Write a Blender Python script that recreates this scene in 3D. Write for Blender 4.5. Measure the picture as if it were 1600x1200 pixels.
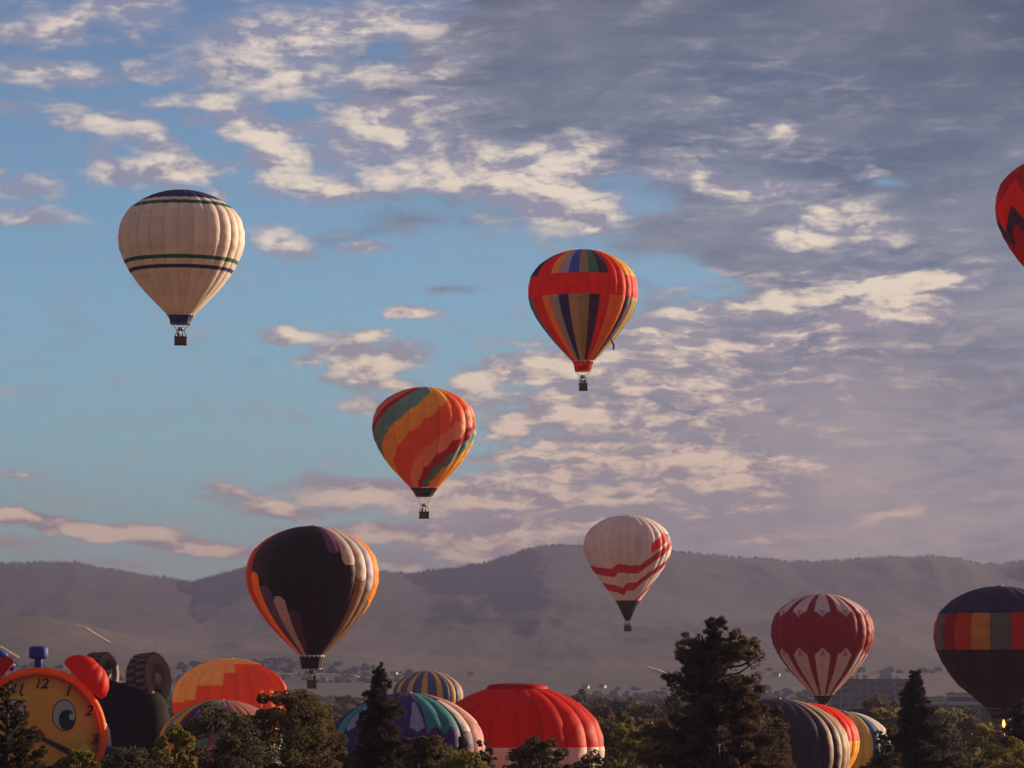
import bpy, bmesh, math, random
import numpy as np
from mathutils import Vector, Matrix, Euler

for _o in list(bpy.data.objects):
    bpy.data.objects.remove(_o)
sc = bpy.context.scene
COL = sc.collection
PI = math.pi

# ------------------------------------------------------------------ camera, world, sun, exposure
KD = 2.0                       # a long lens: distances below are given halved
F = 2600.0 * KD                     # focal length in pixels of the 1600 px wide photograph
PITCH = math.atan(475 / F)     # horizon at row 1075
CAMZ = 22.0
cam_d = bpy.data.cameras.new('camera')
cam = bpy.data.objects.new('camera', cam_d)
COL.objects.link(cam)
cam.location = (0, 0, CAMZ)
cam.rotation_euler = (PI / 2 + PITCH, 0, 0)
cam_d.sensor_width = 36
cam_d.lens = 36 * F / 1600
cam_d.clip_start = 0.5
cam_d.clip_end = 20000
sc.camera = cam

def ray(px, py):
    cx, cy = (px - 800) / F, (600 - py) / F
    cp, sp = math.cos(PITCH), math.sin(PITCH)
    return Vector((cx, cp - sp * cy, sp + cp * cy))

def at(px, py, Y):
    """point seen at photo pixel (px, py) whose distance along +Y is Y, and metres per pixel there"""
    d = ray(px, py)
    s = Y * KD / d.y
    return Vector((0, 0, CAMZ)) + d * s, s / F

SUN_EL = math.radians(11)
SUN_BACK = math.radians(38)    # sun to the right and a little beyond the balloons
sun_dir = Vector((math.cos(SUN_BACK) * math.cos(SUN_EL), math.sin(SUN_BACK) * math.cos(SUN_EL), math.sin(SUN_EL)))
sd = bpy.data.lights.new('sun', 'SUN')
sd.energy = 5.0
sd.color = (1.0, 0.73, 0.48)
sd.angle = math.radians(0.5)
so = bpy.data.objects.new('sun', sd)
COL.objects.link(so)
so.rotation_euler = (-sun_dir).to_track_quat('-Z', 'Y').to_euler()

sc.view_settings.view_transform = 'Standard'
sc.view_settings.look = 'None'
EXPO = 1.6
sc.view_settings.exposure = EXPO
sc.view_settings.gamma = 1
sc.view_settings.use_curve_mapping = False
sc.render.engine = 'CYCLES'
sc.cycles.use_denoising = True
sc.cycles.max_bounces = 6
sc.cycles.diffuse_bounces = 3
sc.cycles.transmission_bounces = 4
sc.cycles.transparent_max_bounces = 12
sc.cycles.volume_bounces = 0

def lin(r, g, b, k=1.0):
    f = lambda c: (c / 255 / 12.92) if c / 255 <= 0.04045 else ((c / 255 + 0.055) / 1.055) ** 2.4
    return (f(r) * k, f(g) * k, f(b) * k, 1)

EX = 2 ** (-EXPO)
world = bpy.data.worlds.new('World')
sc.world = world
world.use_nodes = True
WT = world.node_tree
WT.nodes.clear()

class NB:
    """small node builder"""
    def __init__(s, t):
        s.t = t
    def n(s, typ, **kw):
        nd = s.t.nodes.new(typ)
        for k, v in kw.items():
            setattr(nd, k, v)
        return nd
    def put(s, sock, v):
        if isinstance(v, bpy.types.NodeSocket):
            s.t.links.new(v, sock)
        elif v is not None:
            sock.default_value = v
    def m(s, op, a, b=None, c=None, clamp=False):
        nd = s.n('ShaderNodeMath', operation=op, use_clamp=clamp)
        for i, v in enumerate((a, b, c)):
            s.put(nd.inputs[i], v)
        return nd.outputs[0]
    def v(s, op, a, b=None):
        nd = s.n('ShaderNodeVectorMath', operation=op)
        s.put(nd.inputs[0], a)
        if b is not None:
            s.put(nd.inputs[1], b)
        return nd.outputs[0]
    def mix(s, f, a, b, typ='MIX'):
        nd = s.n('ShaderNodeMixRGB', blend_type=typ)
        s.put(nd.inputs[0], f); s.put(nd.inputs[1], a); s.put(nd.inputs[2], b)
        return nd.outputs[0]
    def noise(s, vec, scale, detail=5, rough=0.55, dist=0.0, lac=2.0):
        nd = s.n('ShaderNodeTexNoise')
        nd.noise_dimensions = '3D'
        s.put(nd.inputs['Vector'], vec)
        nd.inputs['Scale'].default_value = scale
        nd.inputs['Detail'].default_value = detail
        nd.inputs['Roughness'].default_value = rough
        nd.inputs['Distortion'].default_value = dist
        return nd.outputs['Fac'], nd.outputs['Color']
    def ss(s, v, lo, hi, a=0.0, b=1.0):
        nd = s.n('ShaderNodeMapRange', interpolation_type='SMOOTHSTEP')
        s.put(nd.inputs[0], v)
        nd.inputs[1].default_value = lo; nd.inputs[2].default_value = hi
        nd.inputs[3].default_value = a; nd.inputs[4].default_value = b
        return nd.outputs[0]
    def ramp(s, f, pts):
        nd = s.n('ShaderNodeValToRGB')
        cr = nd.color_ramp
        while len(cr.elements) < len(pts):
            cr.elements.new(0.5)
        for e, (p, c) in zip(cr.elements, pts):
            e.position = p; e.color = c
        s.put(nd.inputs[0], f)
        return nd.outputs[0]

W = NB(WT)
tc = W.n('ShaderNodeTexCoord')
sep = W.n('ShaderNodeSeparateXYZ')
WT.links.new(tc.outputs['Generated'], sep.inputs[0])
dx, dy, dz = sep.outputs
az = W.m('ARCTAN2', dx, dy)
el = W.m('ARCSINE', dz)
cmb = W.n('ShaderNodeCombineXYZ')
WT.links.new(az, cmb.inputs[0]); WT.links.new(el, cmb.inputs[1])
P = cmb.outputs[0]

def azel(px, py):
    d = ray(px, py).normalized()
    return math.atan2(d.x, d.y), math.asin(d.z)

# domain warp gives the clouds torn, wind-drawn outlines
Pn = W.v('MULTIPLY', P, (2.0, 4.4, 1.0))
_, wc = W.noise(Pn, 9.0, 4, 0.6)
warp = W.v('MULTIPLY', W.v('SUBTRACT', wc, (0.5, 0.5, 0.5)), (0.040, 0.013, 0))
_, wc2 = W.noise(Pn, 34.0, 3, 0.6)
warp2 = W.v('MULTIPLY', W.v('SUBTRACT', wc2, (0.5, 0.5, 0.5)), (0.014, 0.0045, 0))
Pw = W.v('ADD', W.v('ADD', P, warp), warp2)

def field(blobs, vec=None):
    acc = None
    for px, py, rx, ry, rot, w in blobs:
        a, e = azel(px, py)
        mp = W.n('ShaderNodeMapping', vector_type='TEXTURE')
        mp.inputs['Location'].default_value = (a, e, 0)
        mp.inputs['Rotation'].default_value = (0, 0, math.radians(rot))
        mp.inputs['Scale'].default_value = (rx / F, ry / F, 1)
        WT.links.new(vec or Pw, mp.inputs[0])
        gr = W.n('ShaderNodeTexGradient', gradient_type='SPHERICAL')
        WT.links.new(mp.outputs[0], gr.inputs[0])
        nd = W.n('ShaderNodeMath', operation='MULTIPLY_ADD')
        WT.links.new(gr.outputs['Fac'], nd.inputs[0])
        nd.inputs[1].default_value = w
        if acc is None:
            nd.inputs[2].default_value = 0
        else:
            WT.links.new(acc, nd.inputs[2])
        acc = nd.outputs[0]
    return acc

# sunlit puffs (photo pixels: x, y, radius x, radius y, rotation, weight)
PUFFS = [
    (112, 30, 44, 34, 0, 1.3), (85, 57, 110, 26, -4, 1.0), (25, 30, 80, 40, 0, .8), (85, 117, 130, 30, -6, 1.3),
    (224, 120, 42, 24, -25, 1.2), (210, 65, 34, 16, -30, .9), (200, 12, 110, 40, -8, 1.2), (165, 195, 110, 30, -6, 1.3),
    (262, 228, 60, 40, -35, 1.5), (250, 268, 140, 32, 3, 1.7), (165, 240, 36, 24, 0, 1.0), (16, 172, 60, 14, -4, 1.1),
    (40, 300, 100, 22, 4, 1.1), (40, 340, 110, 26, 0, 1.0), (5, 277, 20, 20, 0, 1), (445, 376, 78, 30, -20, 1.3), (580, 388, 52, 13, -3, 1.3),
    (268, 165, 30, 14, 10, .9), (395, 75, 190, 70, 10, 1.1), (560, 38, 200, 50, 6, 1.3), (420, 130, 180, 44, 4, 1.3),
    (365, 188, 90, 36, -20, 1.5), (450, 208, 90, 20, 5, 1.0), (420, 245, 90, 44, -35, 1.3), (480, 250, 130, 40, 4, .9),
    (610, 180, 190, 34, 8, 1.4), (640, 215, 180, 30, 4, 1.3), (650, 265, 190, 40, 10, 1.5), (480, 300, 120, 32, -4, 1.1),
    (345, 305, 40, 18, 0, .8), (800, 285, 150, 60, 10, 1.1), (900, 245, 90, 50, 15, 1.3), (890, 320, 150, 44, -8, 1.7),
    (800, 235, 90, 30, 5, .8), (900, 352, 130, 26, -6, 1.1), (640, 115, 160, 50, 10, .8), (1070, 275, 90, 26, -10, 1.5),
    (1165, 300, 90, 18, -4, 1.5), (1200, 198, 50, 26, 0, 1.3), (1290, 345, 130, 30, 18, 1.4), (1310, 362, 180, 20, 10, 1.2),
    (1380, 362, 60, 20, -10, .9), (1250, 292, 60, 16, 4, .8), (1355, 272, 50, 12, 10, .9), (1240, 375, 50, 16, 15, 1.0),
    (620, 488, 48, 13, 0, 1.9), (437, 521, 52, 13, 0, 1.9), (668, 488, 40, 10, 0, .8), (540, 540, 95, 36, -8, 1.6),
    (600, 566, 110, 30, 10, 1.9), (570, 600, 60, 24, 0, 1.0), (560, 630, 44, 18, 0, 1.0), (480, 562, 30, 10, 0, 1.2),
    (620, 605, 50, 16, 0, 1.3), (575, 525, 50, 16, 0, 1.2), (790, 662, 66, 22, -6, 1.7), (755, 600, 50, 14, 0, 1.1),
    (755, 618, 60, 16, 0, 1.2), (850, 582, 130, 26, 0, 1.5), (850, 628, 60, 14, 0, 1.5), (885, 652, 110, 18, 0, 1.3), (985, 655, 140, 24, -4, 1.4),
    (905, 690, 110, 16, 0, 1.2), (1000, 560, 150, 22, 3, 1.2), (1020, 515, 90, 18, 0, 1.4), (1090, 605, 160, 24, -3, 1.3), (1000, 610, 120, 16, 0, .9),
    (790, 710, 110, 18, 5, 1.4), (960, 730, 230, 34, 4, 1.5), (1110, 715, 190, 34, -6, 1.5), (880, 775, 190, 22, 0, 1.3),
    (1130, 755, 180, 20, 0, 1.3), (750, 772, 140, 26, 0, 1.3), (590, 775, 180, 36, -6, 1.4), (700, 790, 220, 18, -3, .8),
    (560, 752, 90, 16, -10, 1.2), (640, 832, 260, 16, -2, 1.2), (560, 845, 190, 22, -3, 1.2), (720, 870, 160, 16, 0, 1.1),
    (620, 885, 90, 24, -10, 1.3), (880, 820, 200, 20, 2, 1.2), (790, 850, 150, 14, 0, .9), (1400, 440, 120, 30, 4, 1.7), (1370, 492, 150, 26, 6, 1.7),
    (1330, 455, 190, 24, 6, 1.0), (1110, 480, 110, 13, 3, 1.4), (1230, 476, 90, 14, 4, 1.6), (1170, 535, 90, 18, 0, .9), (1150, 570, 70, 14, 4, .9),
    (1000, 490, 110, 12, -3, 1.0), (1400, 795, 90, 16, 0, .8), (1190, 845, 110, 10, 0, .8), (1490, 440, 110, 22, 8, .7),
    (30, 803, 110, 16, -6, 2.6), (110, 816, 110, 20, -9, 2.6), (200, 833, 110, 22, -9, 2.6), (280, 850, 100, 22, -9, 2.5), (350, 864, 80, 16, -6, 2.3),
    (400, 786, 150, 22, -7, 1.3), (455, 795, 60, 20, -5, 1.2), (390, 770, 100, 10, -8, 1.1), (20, 735, 50, 9, 0, 1.1),
]
DECK = [
    (1200, -250, 900, 420, 0, 1.6), (1500, 150, 900, 330, 0, 1.7), (1000, 110, 560, 160, 0, 1.0), (700, 130, 260, 130, 0, .5),
    (1500, 600, 620, 380, 0, 1.7), (1150, 380, 330, 130, 0, .8), (1250, 420, 170, 60, 0, .7), (1050, 660, 330, 160, 0, 1.2),
    (1250, 860, 760, 150, 0, 1.6), (700, 345, 260, 40, 4, .6), (540, 315, 160, 40, 0, .35), (650, 240, 300, 110, 0, .45),
    (800, 830, 250, 70, 0, .8), (20, 856, 90, 16, -4, .8), (190, 886, 150, 14, -4, .9), (700, 455, 60, 14, 0, .8), (860, 270, 200, 100, 0, .6),
    (1000, 530, 240, 60, 0, .5), (80, 850, 300, 30, 0, .25), (330, 60, 260, 90, 0, .15),
    (1340, 394, 130, 26, 4, -1.1), (1100, 430, 170, 34, -8, -1.2), (1240, 470, 90, 16, 0, -.8), (1250, 140, 90, 26, -50, -.6),
    (1380, 285, 110, 40, 10, -.8), (1000, 300, 110, 34, 0, -.5), (1030, 330, 140, 30, 0, -.5), (1000, 90, 90, 20, -8, -.6),
]
n_big, _ = W.noise(Pn, 7.0, 5, 0.55)
n_mid, _ = W.noise(W.v('ADD', Pn, (3.1, 1.7, 0)), 26.0, 6, 0.62, 0.3)
n_off, _ = W.noise(W.v('ADD', Pn, (3.1 + 0.008, 1.7 + 0.019, 0)), 26.0, 6, 0.62, 0.3)
n_fine, _ = W.noise(W.v('MULTIPLY', P, (2.0, 6.4, 1.0)), 90.0, 5, 0.6, 0.5)
n_str, _ = W.noise(W.v('MULTIPLY', P, (2.0, 7.5, 1.0)), 22.0, 5, 0.6, 0.4)
n_soft, _ = W.noise(W.v('ADD', Pn, (9, 4, 2)), 12.0, 3, 0.5)

# sky colour by elevation: hazy and warm low, clear blue high
sky_g = W.ramp(W.m('DIVIDE', W.m('MULTIPLY', W.m('MAXIMUM', el, 0.0), 2.0), 1.5), [
    (0.0, lin(186, 186, 180)), (0.045, lin(150, 190, 192)), (0.085, lin(132, 190, 208)), (0.15, lin(116, 178, 214)),
    (0.20, lin(104, 158, 202)), (0.26, lin(86, 128, 178)), (0.5, lin(66, 98, 148)), (1.0, lin(48, 76, 130))])
nish = W.n('ShaderNodeTexSky')
nish.sky_type = 'NISHITA'
nish.sun_disc = False
nish.sun_elevation = SUN_EL
nish.sun_rotation = PI / 2 - SUN_BACK
nish_c = W.mix(1.0, nish.outputs[0], (0.10 * 1.6, 0.10 * 1.5, 0.10 * 1.4, 1), 'MULTIPLY')
sky_c = W.mix(0.15, sky_g, nish_c)

# far from the photographed field the deck goes on over the right and the back of the sky
front = W.m('MULTIPLY', W.ss(W.m('ABSOLUTE', az), 0.17, 0.34, 1.0, 0.0), W.ss(el, 0.22, 0.32, 1.0, 0.0))
side = W.m('MULTIPLY', W.m('SUBTRACT', 1.0, front), W.ss(az, -1.0, 0.6, 0.55, 0.95))
back = W.m('MULTIPLY', W.ss(W.m('ABSOLUTE', az), 1.3, 2.2, 0.0, 0.45), 1.0)
deck = W.m('ADD', field(DECK), W.m('ADD', side, back))
deck = W.m('ADD', deck, W.m('MULTIPLY', W.m('SUBTRACT', n_big, 0.5), 1.1))
deck = W.m('ADD', deck, W.m('MULTIPLY', W.m('SUBTRACT', n_mid, 0.5), 1.5))
deck_a = W.ss(deck, 0.02, 0.85)
deck_col = W.ramp(W.m('DIVIDE', W.m('MULTIPLY', W.m('MAXIMUM', el, 0.0), 2.0), 0.5), [
    (0.0, lin(196, 180, 174)), (0.14, lin(188, 175, 172)), (0.32, lin(166, 160, 168)), (0.50, lin(136, 144, 160)),
    (0.62, lin(122, 136, 156)), (0.80, lin(110, 120, 138)), (1.0, lin(102, 106, 122))])
tone = W.m('ADD', W.m('MULTIPLY', W.ss(n_soft, 0.3, 0.7), 0.62), W.m('MULTIPLY', W.ss(n_str, 0.35, 0.65), 0.22))
n_rip, _ = W.noise(W.v('MULTIPLY', Pw, (2.0, 9.5, 1.0)), 36.0, 6, 0.62, 0.3)
tone = W.m('ADD', tone, W.m('MULTIPLY', W.ss(n_rip, 0.35, 0.65), W.ss(el, 0.20, 0.10, 0.14, 0.40)))
deck_col = W.mix(W.m('ADD', tone, 0.0), W.mix(1.0, deck_col, (.62, .70, .84, 1), 'MULTIPLY'), W.mix(1.0, deck_col, (1.30, 1.20, 1.10, 1), 'MULTIPLY'))
dark_spot = W.m('MULTIPLY', field([(1450, 590, 260, 110, 0, 1.0), (1600, 120, 420, 330, 0, 1.0), (1290, 250, 300, 120, 0, .6), (1200, 420, 160, 70, 0, .5), (900, 180, 200, 60, 0, .4)]), 0.75, clamp=True)
deck_col = W.mix(dark_spot, deck_col, W.mix(1.0, deck_col, (.60, .64, .72, 1), 'MULTIPLY'))
col = W.mix(W.m('MULTIPLY', deck_a, 0.97), sky_c, deck_col)

puff = field(PUFFS)
elsewhere = W.m('MULTIPLY', W.m('SUBTRACT', 1.0, front), W.ss(n_big, 0.52, 0.68, 0.0, 0.8))
puff = W.m('ADD', puff, elsewhere)
puff = W.m('ADD', puff, W.m('MULTIPLY', W.m('SUBTRACT', n_mid, 0.5), 1.1))
rip = W.m('MULTIPLY', field([(1000, 620, 420, 190, 0, 1.5), (1060, 740, 420, 140, 0, 1.3), (1370, 450, 300, 110, 5, 1.2), (1150, 500, 320, 90, 0, 1.0), (850, 820, 420, 90, 0, 1.0), (860, 300, 220, 90, 0, .8), (1250, 340, 260, 60, 0, .6), (1130, 200, 330, 150, 0, .45), (1400, 560, 300, 160, 0, .45), (1350, 800, 320, 90, 0, .5), (650, 120, 200, 120, 0, .5)]), 1.0, clamp=True)
puff = W.m('ADD', puff, W.m('MULTIPLY', W.m('SUBTRACT', n_str, 0.5), 1.2))
puff = W.m('ADD', puff, W.m('MULTIPLY', W.m('MULTIPLY', W.m('SUBTRACT', n_rip, 0.46), 4.0), rip))
puff = W.m('ADD', puff, W.m('MULTIPLY', rip, 0.20))
puff = W.m('ADD', puff, W.m('MULTIPLY', W.m('SUBTRACT', n_fine, 0.5), 0.6))
E2 = W.m('DIVIDE', W.m('MULTIPLY', W.m('MAXIMUM', el, 0.0), 2.0), 0.5)
cream = W.ramp(E2, [
    (0.0, lin(255, 212, 186)), (0.25, lin(255, 222, 196)), (0.5, lin(255, 238, 214)), (0.75, lin(244, 228, 212)), (1.0, lin(218, 206, 208))])
mauve = W.ramp(E2, [
    (0.0, lin(172, 150, 150)), (0.3, lin(168, 155, 164)), (0.6, lin(154, 154, 176)), (1.0, lin(144, 148, 172))])
veil_a = W.m('MULTIPLY', W.ss(puff, -0.05, 0.75), 0.55)
col = W.mix(veil_a, col, mauve)
puff_a = W.m('MULTIPLY', W.ss(puff, 0.0, 1.45), 0.96)
relief = W.m('MULTIPLY', W.m('SUBTRACT', n_mid, n_off), 6.5)
lit = W.m('ADD', W.m('ADD', relief, 0.36), W.m('MULTIPLY', W.m('SUBTRACT', puff, 0.6), 0.5))
lit = W.m('ADD', lit, W.m('MULTIPLY', W.m('SUBTRACT', n_rip, 0.5), 1.3))
lit = W.m('ADD', W.m('MULTIPLY', lit, 0.8), -0.02, clamp=True)
puff_col = W.mix(lit, mauve, cream)
col = W.mix(puff_a, col, puff_col)
gnd = W.ss(el, -0.03, 0.0)
col = W.mix(gnd, lin(96, 82, 74), col)
col = W.mix(1.0, col, (EX, EX, EX, 1), 'MULTIPLY')
bg = W.n('ShaderNodeBackground')
WT.links.new(col, bg.inputs[0])
bg.inputs[1].default_value = 1.0
wo = W.n('ShaderNodeOutputWorld')
WT.links.new(bg.outputs[0], wo.inputs[0])
try:
    world.cycles.sampling_method = 'MANUAL'
    world.cycles.sample_map_resolution = 512
except Exception:
    pass

# ------------------------------------------------------------------ helpers
def tag(o, label=None, cat=None, group=None, kind=None):
    if label: o['label'] = label
    if cat: o['category'] = cat
    if group: o['group'] = group
    if kind: o['kind'] = kind
    return o

def link(name, me, parent=None, mat=None):
    o = bpy.data.objects.new(name, me)
    COL.objects.link(o)
    if parent is not None:
        o.parent = parent
    if mat is not None and not me.materials:
        me.materials.append(mat)
    return o

def empty(name, loc, rz=0.0, parent=None):
    o = bpy.data.objects.new(name, None)
    o.empty_display_size = 0.5
    COL.objects.link(o)
    o.location = loc
    o.rotation_euler = (0, 0, rz)
    if parent is not None:
        o.parent = parent
    return o

def np_mesh(name, co, quads, smooth=True, face_cols=None):
    co = np.asarray(co, dtype=np.float32)
    quads = np.asarray(quads, dtype=np.int32)
    k = quads.shape[1]
    me = bpy.data.meshes.new(name)
    me.vertices.add(len(co))
    me.vertices.foreach_set('co', co.ravel())
    me.loops.add(quads.size)
    me.loops.foreach_set('vertex_index', quads.ravel())
    me.polygons.add(len(quads))
    me.polygons.foreach_set('loop_start', np.arange(0, quads.size, k, dtype=np.int32))
    me.polygons.foreach_set('use_smooth', np.full(len(quads), smooth))
    if face_cols is not None:
        a = me.attributes.new('dye', 'FLOAT_COLOR', 'FACE')
        c = np.ones((len(quads), 4), dtype=np.float32)
        c[:, :3] = face_cols
        a.data.foreach_set('color', c.ravel())
    me.update(calc_edges=True)
    me.validate()
    return me

def grid_quads(nu, nv):
    """vertex grid nu x nv (u fastest) -> quads"""
    i = np.arange(nu - 1)[None, :] + np.arange(nv - 1)[:, None] * nu
    i = i.ravel()
    return np.stack([i, i + 1, i + nu + 1, i + nu], axis=1)

class MB:
    def __init__(s):
        s.bm = bmesh.new()
    def box(s, c, d, rz=0.0, bevel=0.0):
        r = bmesh.ops.create_cube(s.bm, size=1.0)
        M = Matrix.Translation(c) @ Matrix.Rotation(rz, 4, 'Z') @ Matrix.Diagonal((*d, 1))
        bmesh.ops.transform(s.bm, matrix=M, verts=r['verts'])
        if bevel:
            es = list({e for v in r['verts'] for e in v.link_edges})
            bmesh.ops.bevel(s.bm, geom=es, offset=bevel, segments=2, affect='EDGES')
        return s
    def tube(s, pts, rad, seg=8, cap=True):
        pts = [Vector(p) for p in pts]
        rad = rad if isinstance(rad, (list, tuple)) else [rad] * len(pts)
        rings = []
        for i, p in enumerate(pts):
            t = (pts[min(i + 1, len(pts) - 1)] - pts[max(i - 1, 0)]).normalized()
            a = t.cross(Vector((0, 0, 1)) if abs(t.z) < 0.95 else Vector((1, 0, 0))).normalized()
            b = t.cross(a)
            rings.append([s.bm.verts.new(p + (a * math.cos(2 * PI * k / seg) + b * math.sin(2 * PI * k / seg)) * rad[i]) for k in range(seg)])
        for r0, r1 in zip(rings, rings[1:]):
            for k in range(seg):
                s.bm.faces.new((r0[k], r0[(k + 1) % seg], r1[(k + 1) % seg], r1[k]))
        if cap:
            s.bm.faces.new(rings[0][::-1]); s.bm.faces.new(rings[-1])
        return s
    def lathe(s, prof, seg=32, M=None, sx=1.0, sy=1.0):
        rings = []
        vs = []
        for r, z in prof:
            ring = [s.bm.verts.new((r * sx * math.cos(2 * PI * k / seg), r * sy * math.sin(2 * PI * k / seg), z)) for k in range(seg)]
            rings.append(ring); vs += ring
        for r0, r1 in zip(rings, rings[1:]):
            for k in range(seg):
                s.bm.faces.new((r0[k], r0[(k + 1) % seg], r1[(k + 1) % seg], r1[k]))
        s.bm.faces.new(rings[0][::-1]); s.bm.faces.new(rings[-1])
        if M is not None:
            bmesh.ops.transform(s.bm, matrix=M, verts=vs)
        return s
    def poly(s, pts, depth_vec=None):
        vs = [s.bm.verts.new(p) for p in pts]
        f = s.bm.faces.new(vs)
        if depth_vec is not None:
            r = bmesh.ops.extrude_face_region(s.bm, geom=[f])
            bmesh.ops.translate(s.bm, vec=depth_vec, verts=[v for v in r['geom'] if isinstance(v, bmesh.types.BMVert)])
        return s
    def me(s, name, smooth=False):
        bmesh.ops.recalc_face_normals(s.bm, faces=s.bm.faces)
        m = bpy.data.meshes.new(name)
        s.bm.to_mesh(m); s.bm.free()
        if smooth:
            m.polygons.foreach_set('use_smooth', [True] * len(m.polygons))
        return m
    def build(s, name, mat, parent=None, smooth=False):
        return link(name, s.me(name, smooth), parent, mat)

def material(name):
    m = bpy.data.materials.new(name)
    m.use_nodes = True
    m.node_tree.nodes.clear()
    b = NB(m.node_tree)
    out = b.n('ShaderNodeOutputMaterial')
    return m, b, out

def simple(name, rgb, rough=0.6, var=0.12, scale=3.0, spec=0.3, bump=0.0, bscale=20.0, metal=0.0):
    m, b, out = material(name)
    tcn = b.n('ShaderNodeTexCoord')
    f, _ = b.noise(tcn.outputs['Object'], scale, 5, 0.6)
    c = b.mix(b.ss(f, 0.3, 0.7), (*[x * (1 - var) for x in rgb], 1), (*[min(1, x * (1 + var)) for x in rgb], 1))
    p = b.n('ShaderNodeBsdfPrincipled')
    b.put(p.inputs['Base Color'], c)
    p.inputs['Roughness'].default_value = rough
    p.inputs['Specular IOR Level'].default_value = spec
    p.inputs['Metallic'].default_value = metal
    if bump:
        bf, _ = b.noise(tcn.outputs['Object'], bscale, 4, 0.6)
        bn = b.n('ShaderNodeBump')
        bn.inputs['Strength'].default_value = bump
        bn.inputs['Distance'].default_value = 0.05
        b.put(bn.inputs['Height'], bf)
        b.t.links.new(bn.outputs[0], p.inputs['Normal'])
    b.t.links.new(p.outputs[0], out.inputs[0])
    return m

def fabric(name, rgb=None, trans=0.36, rough=0.6):
    """ripstop nylon: dyed, slightly glossy, lets light through"""
    m, b, out = material(name)
    tcn = b.n('ShaderNodeTexCoord')
    if rgb is None:
        at_ = b.n('ShaderNodeAttribute'); at_.attribute_name = 'dye'
        base = at_.outputs['Color']
    else:
        base = (*rgb, 1)
    f, _ = b.noise(tcn.outputs['Object'], 0.35, 4, 0.6)
    base = b.mix(b.ss(f, 0.25, 0.75, 0.0, 1.0), b.mix(1.0, base, (.9, .88, .88, 1), 'MULTIPLY'), base)
    # hem lines where the horizontal panel seams run
    f2, _ = b.noise(tcn.outputs['Object'], 1.3, 5, 0.62)
    bn = b.n('ShaderNodeBump')
    bn.inputs['Strength'].default_value = 0.5
    bn.inputs['Distance'].default_value = 0.10
    b.put(bn.inputs['Height'], f2)
    p = b.n('ShaderNodeBsdfPrincipled')
    b.put(p.inputs['Base Color'], base)
    p.inputs['Roughness'].default_value = rough
    p.inputs['Specular IOR Level'].default_value = 0.10
    b.t.links.new(bn.outputs[0], p.inputs['Normal'])
    t = b.n('ShaderNodeBsdfTranslucent')
    b.put(t.inputs['Color'], b.mix(1.0, base, (1.0, .90, .82, 1), 'MULTIPLY'))
    b.t.links.new(bn.outputs[0], t.inputs['Normal'])
    mx = b.n('ShaderNodeMixShader')
    # thin bright dyes (reds, oranges) pass more light than the coated white and dark cloths
    sc3 = b.n('ShaderNodeSeparateColor'); b.put(sc3.inputs[0], base)
    b.put(mx.inputs[0], b.m('MULTIPLY', b.m('ADD', b.m('MULTIPLY', b.m('SUBTRACT', sc3.outputs[0], sc3.outputs[2]), 1.0), .55, clamp=True), trans * 1.35))
    b.t.links.new(p.outputs[0], mx.inputs[1]); b.t.links.new(t.outputs[0], mx.inputs[2])
    b.t.links.new(mx.outputs[0], out.inputs[0])
    return m

def leaf_mat(name, rgb, rgb2, trans=0.25, scale=0.6):
    m, b, out = material(name)
    geo = b.n('ShaderNodeNewGeometry')
    tcn = b.n('ShaderNodeTexCoord')
    f, _ = b.noise(tcn.outputs['Object'], scale, 3, 0.6)
    rnd = geo.outputs['Random Per Island']
    mixf = b.m('ADD', b.m('MULTIPLY', b.ss(f, 0.35, 0.65), 0.6), b.m('MULTIPLY', rnd, 0.4))
    c = b.mix(mixf, (*rgb, 1), (*rgb2, 1))
    p = b.n('ShaderNodeBsdfPrincipled')
    b.put(p.inputs['Base Color'], c)
    p.inputs['Roughness'].default_value = 0.8
    p.inputs['Specular IOR Level'].default_value = 0.06
    t = b.n('ShaderNodeBsdfTranslucent')
    b.put(t.inputs['Color'], c)
    mx = b.n('ShaderNodeMixShader')
    mx.inputs[0].default_value = trans
    b.t.links.new(p.outputs[0], mx.inputs[1]); b.t.links.new(t.outputs[0], mx.inputs[2])
    b.t.links.new(mx.outputs[0], out.inputs[0])
    return m

M_FAB = fabric('dyed_nylon')
M_WICKER = simple('wicker', (.16, .075, .035), 0.7, 0.35, 14, bump=0.6, bscale=30)
M_SUEDE = simple('suede_trim', (.06, .03, .02), 0.8)
M_METAL = simple('brushed_metal', (.16, .15, .14), 0.5, metal=0.5)
M_DARKMETAL = simple('dark_metal', (.05, .045, .045), 0.5)
M_CABLE = simple('steel_cable', (.12, .11, .11), 0.5)
M_BARK = simple('bark', (.075, .05, .038), 0.9, 0.35, 3, bump=0.8, bscale=9)

# value noise for terrain
_rng = np.random.RandomState(7)
_lat = _rng.rand(256, 256)
def vnoise(x, y):
    xi, yi = np.floor(x).astype(int), np.floor(y).astype(int)
    fx, fy = x - xi, y - yi
    fx = fx * fx * (3 - 2 * fx); fy = fy * fy * (3 - 2 * fy)
    g = lambda a, b: _lat[a % 256, b % 256]
    return (g(xi, yi) * (1 - fx) + g(xi + 1, yi) * fx) * (1 - fy) + (g(xi, yi + 1) * (1 - fx) + g(xi + 1, yi + 1) * fx) * fy
def fbm(x, y, o=5, ridged=False):
    a, s, t = 0.5, 0, 0
    for k in range(o):
        n = vnoise(x * 2 ** k + 17 * k, y * 2 ** k + 5 * k)
        if ridged:
            n = 1 - abs(2 * n - 1)
        s = s + n * a; t += a; a *= 0.5
    return s / t
def ss_np(x, a, b):
    t = np.clip((x - a) / (b - a), 0, 1)
    return t * t * (3 - 2 * t)

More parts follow.
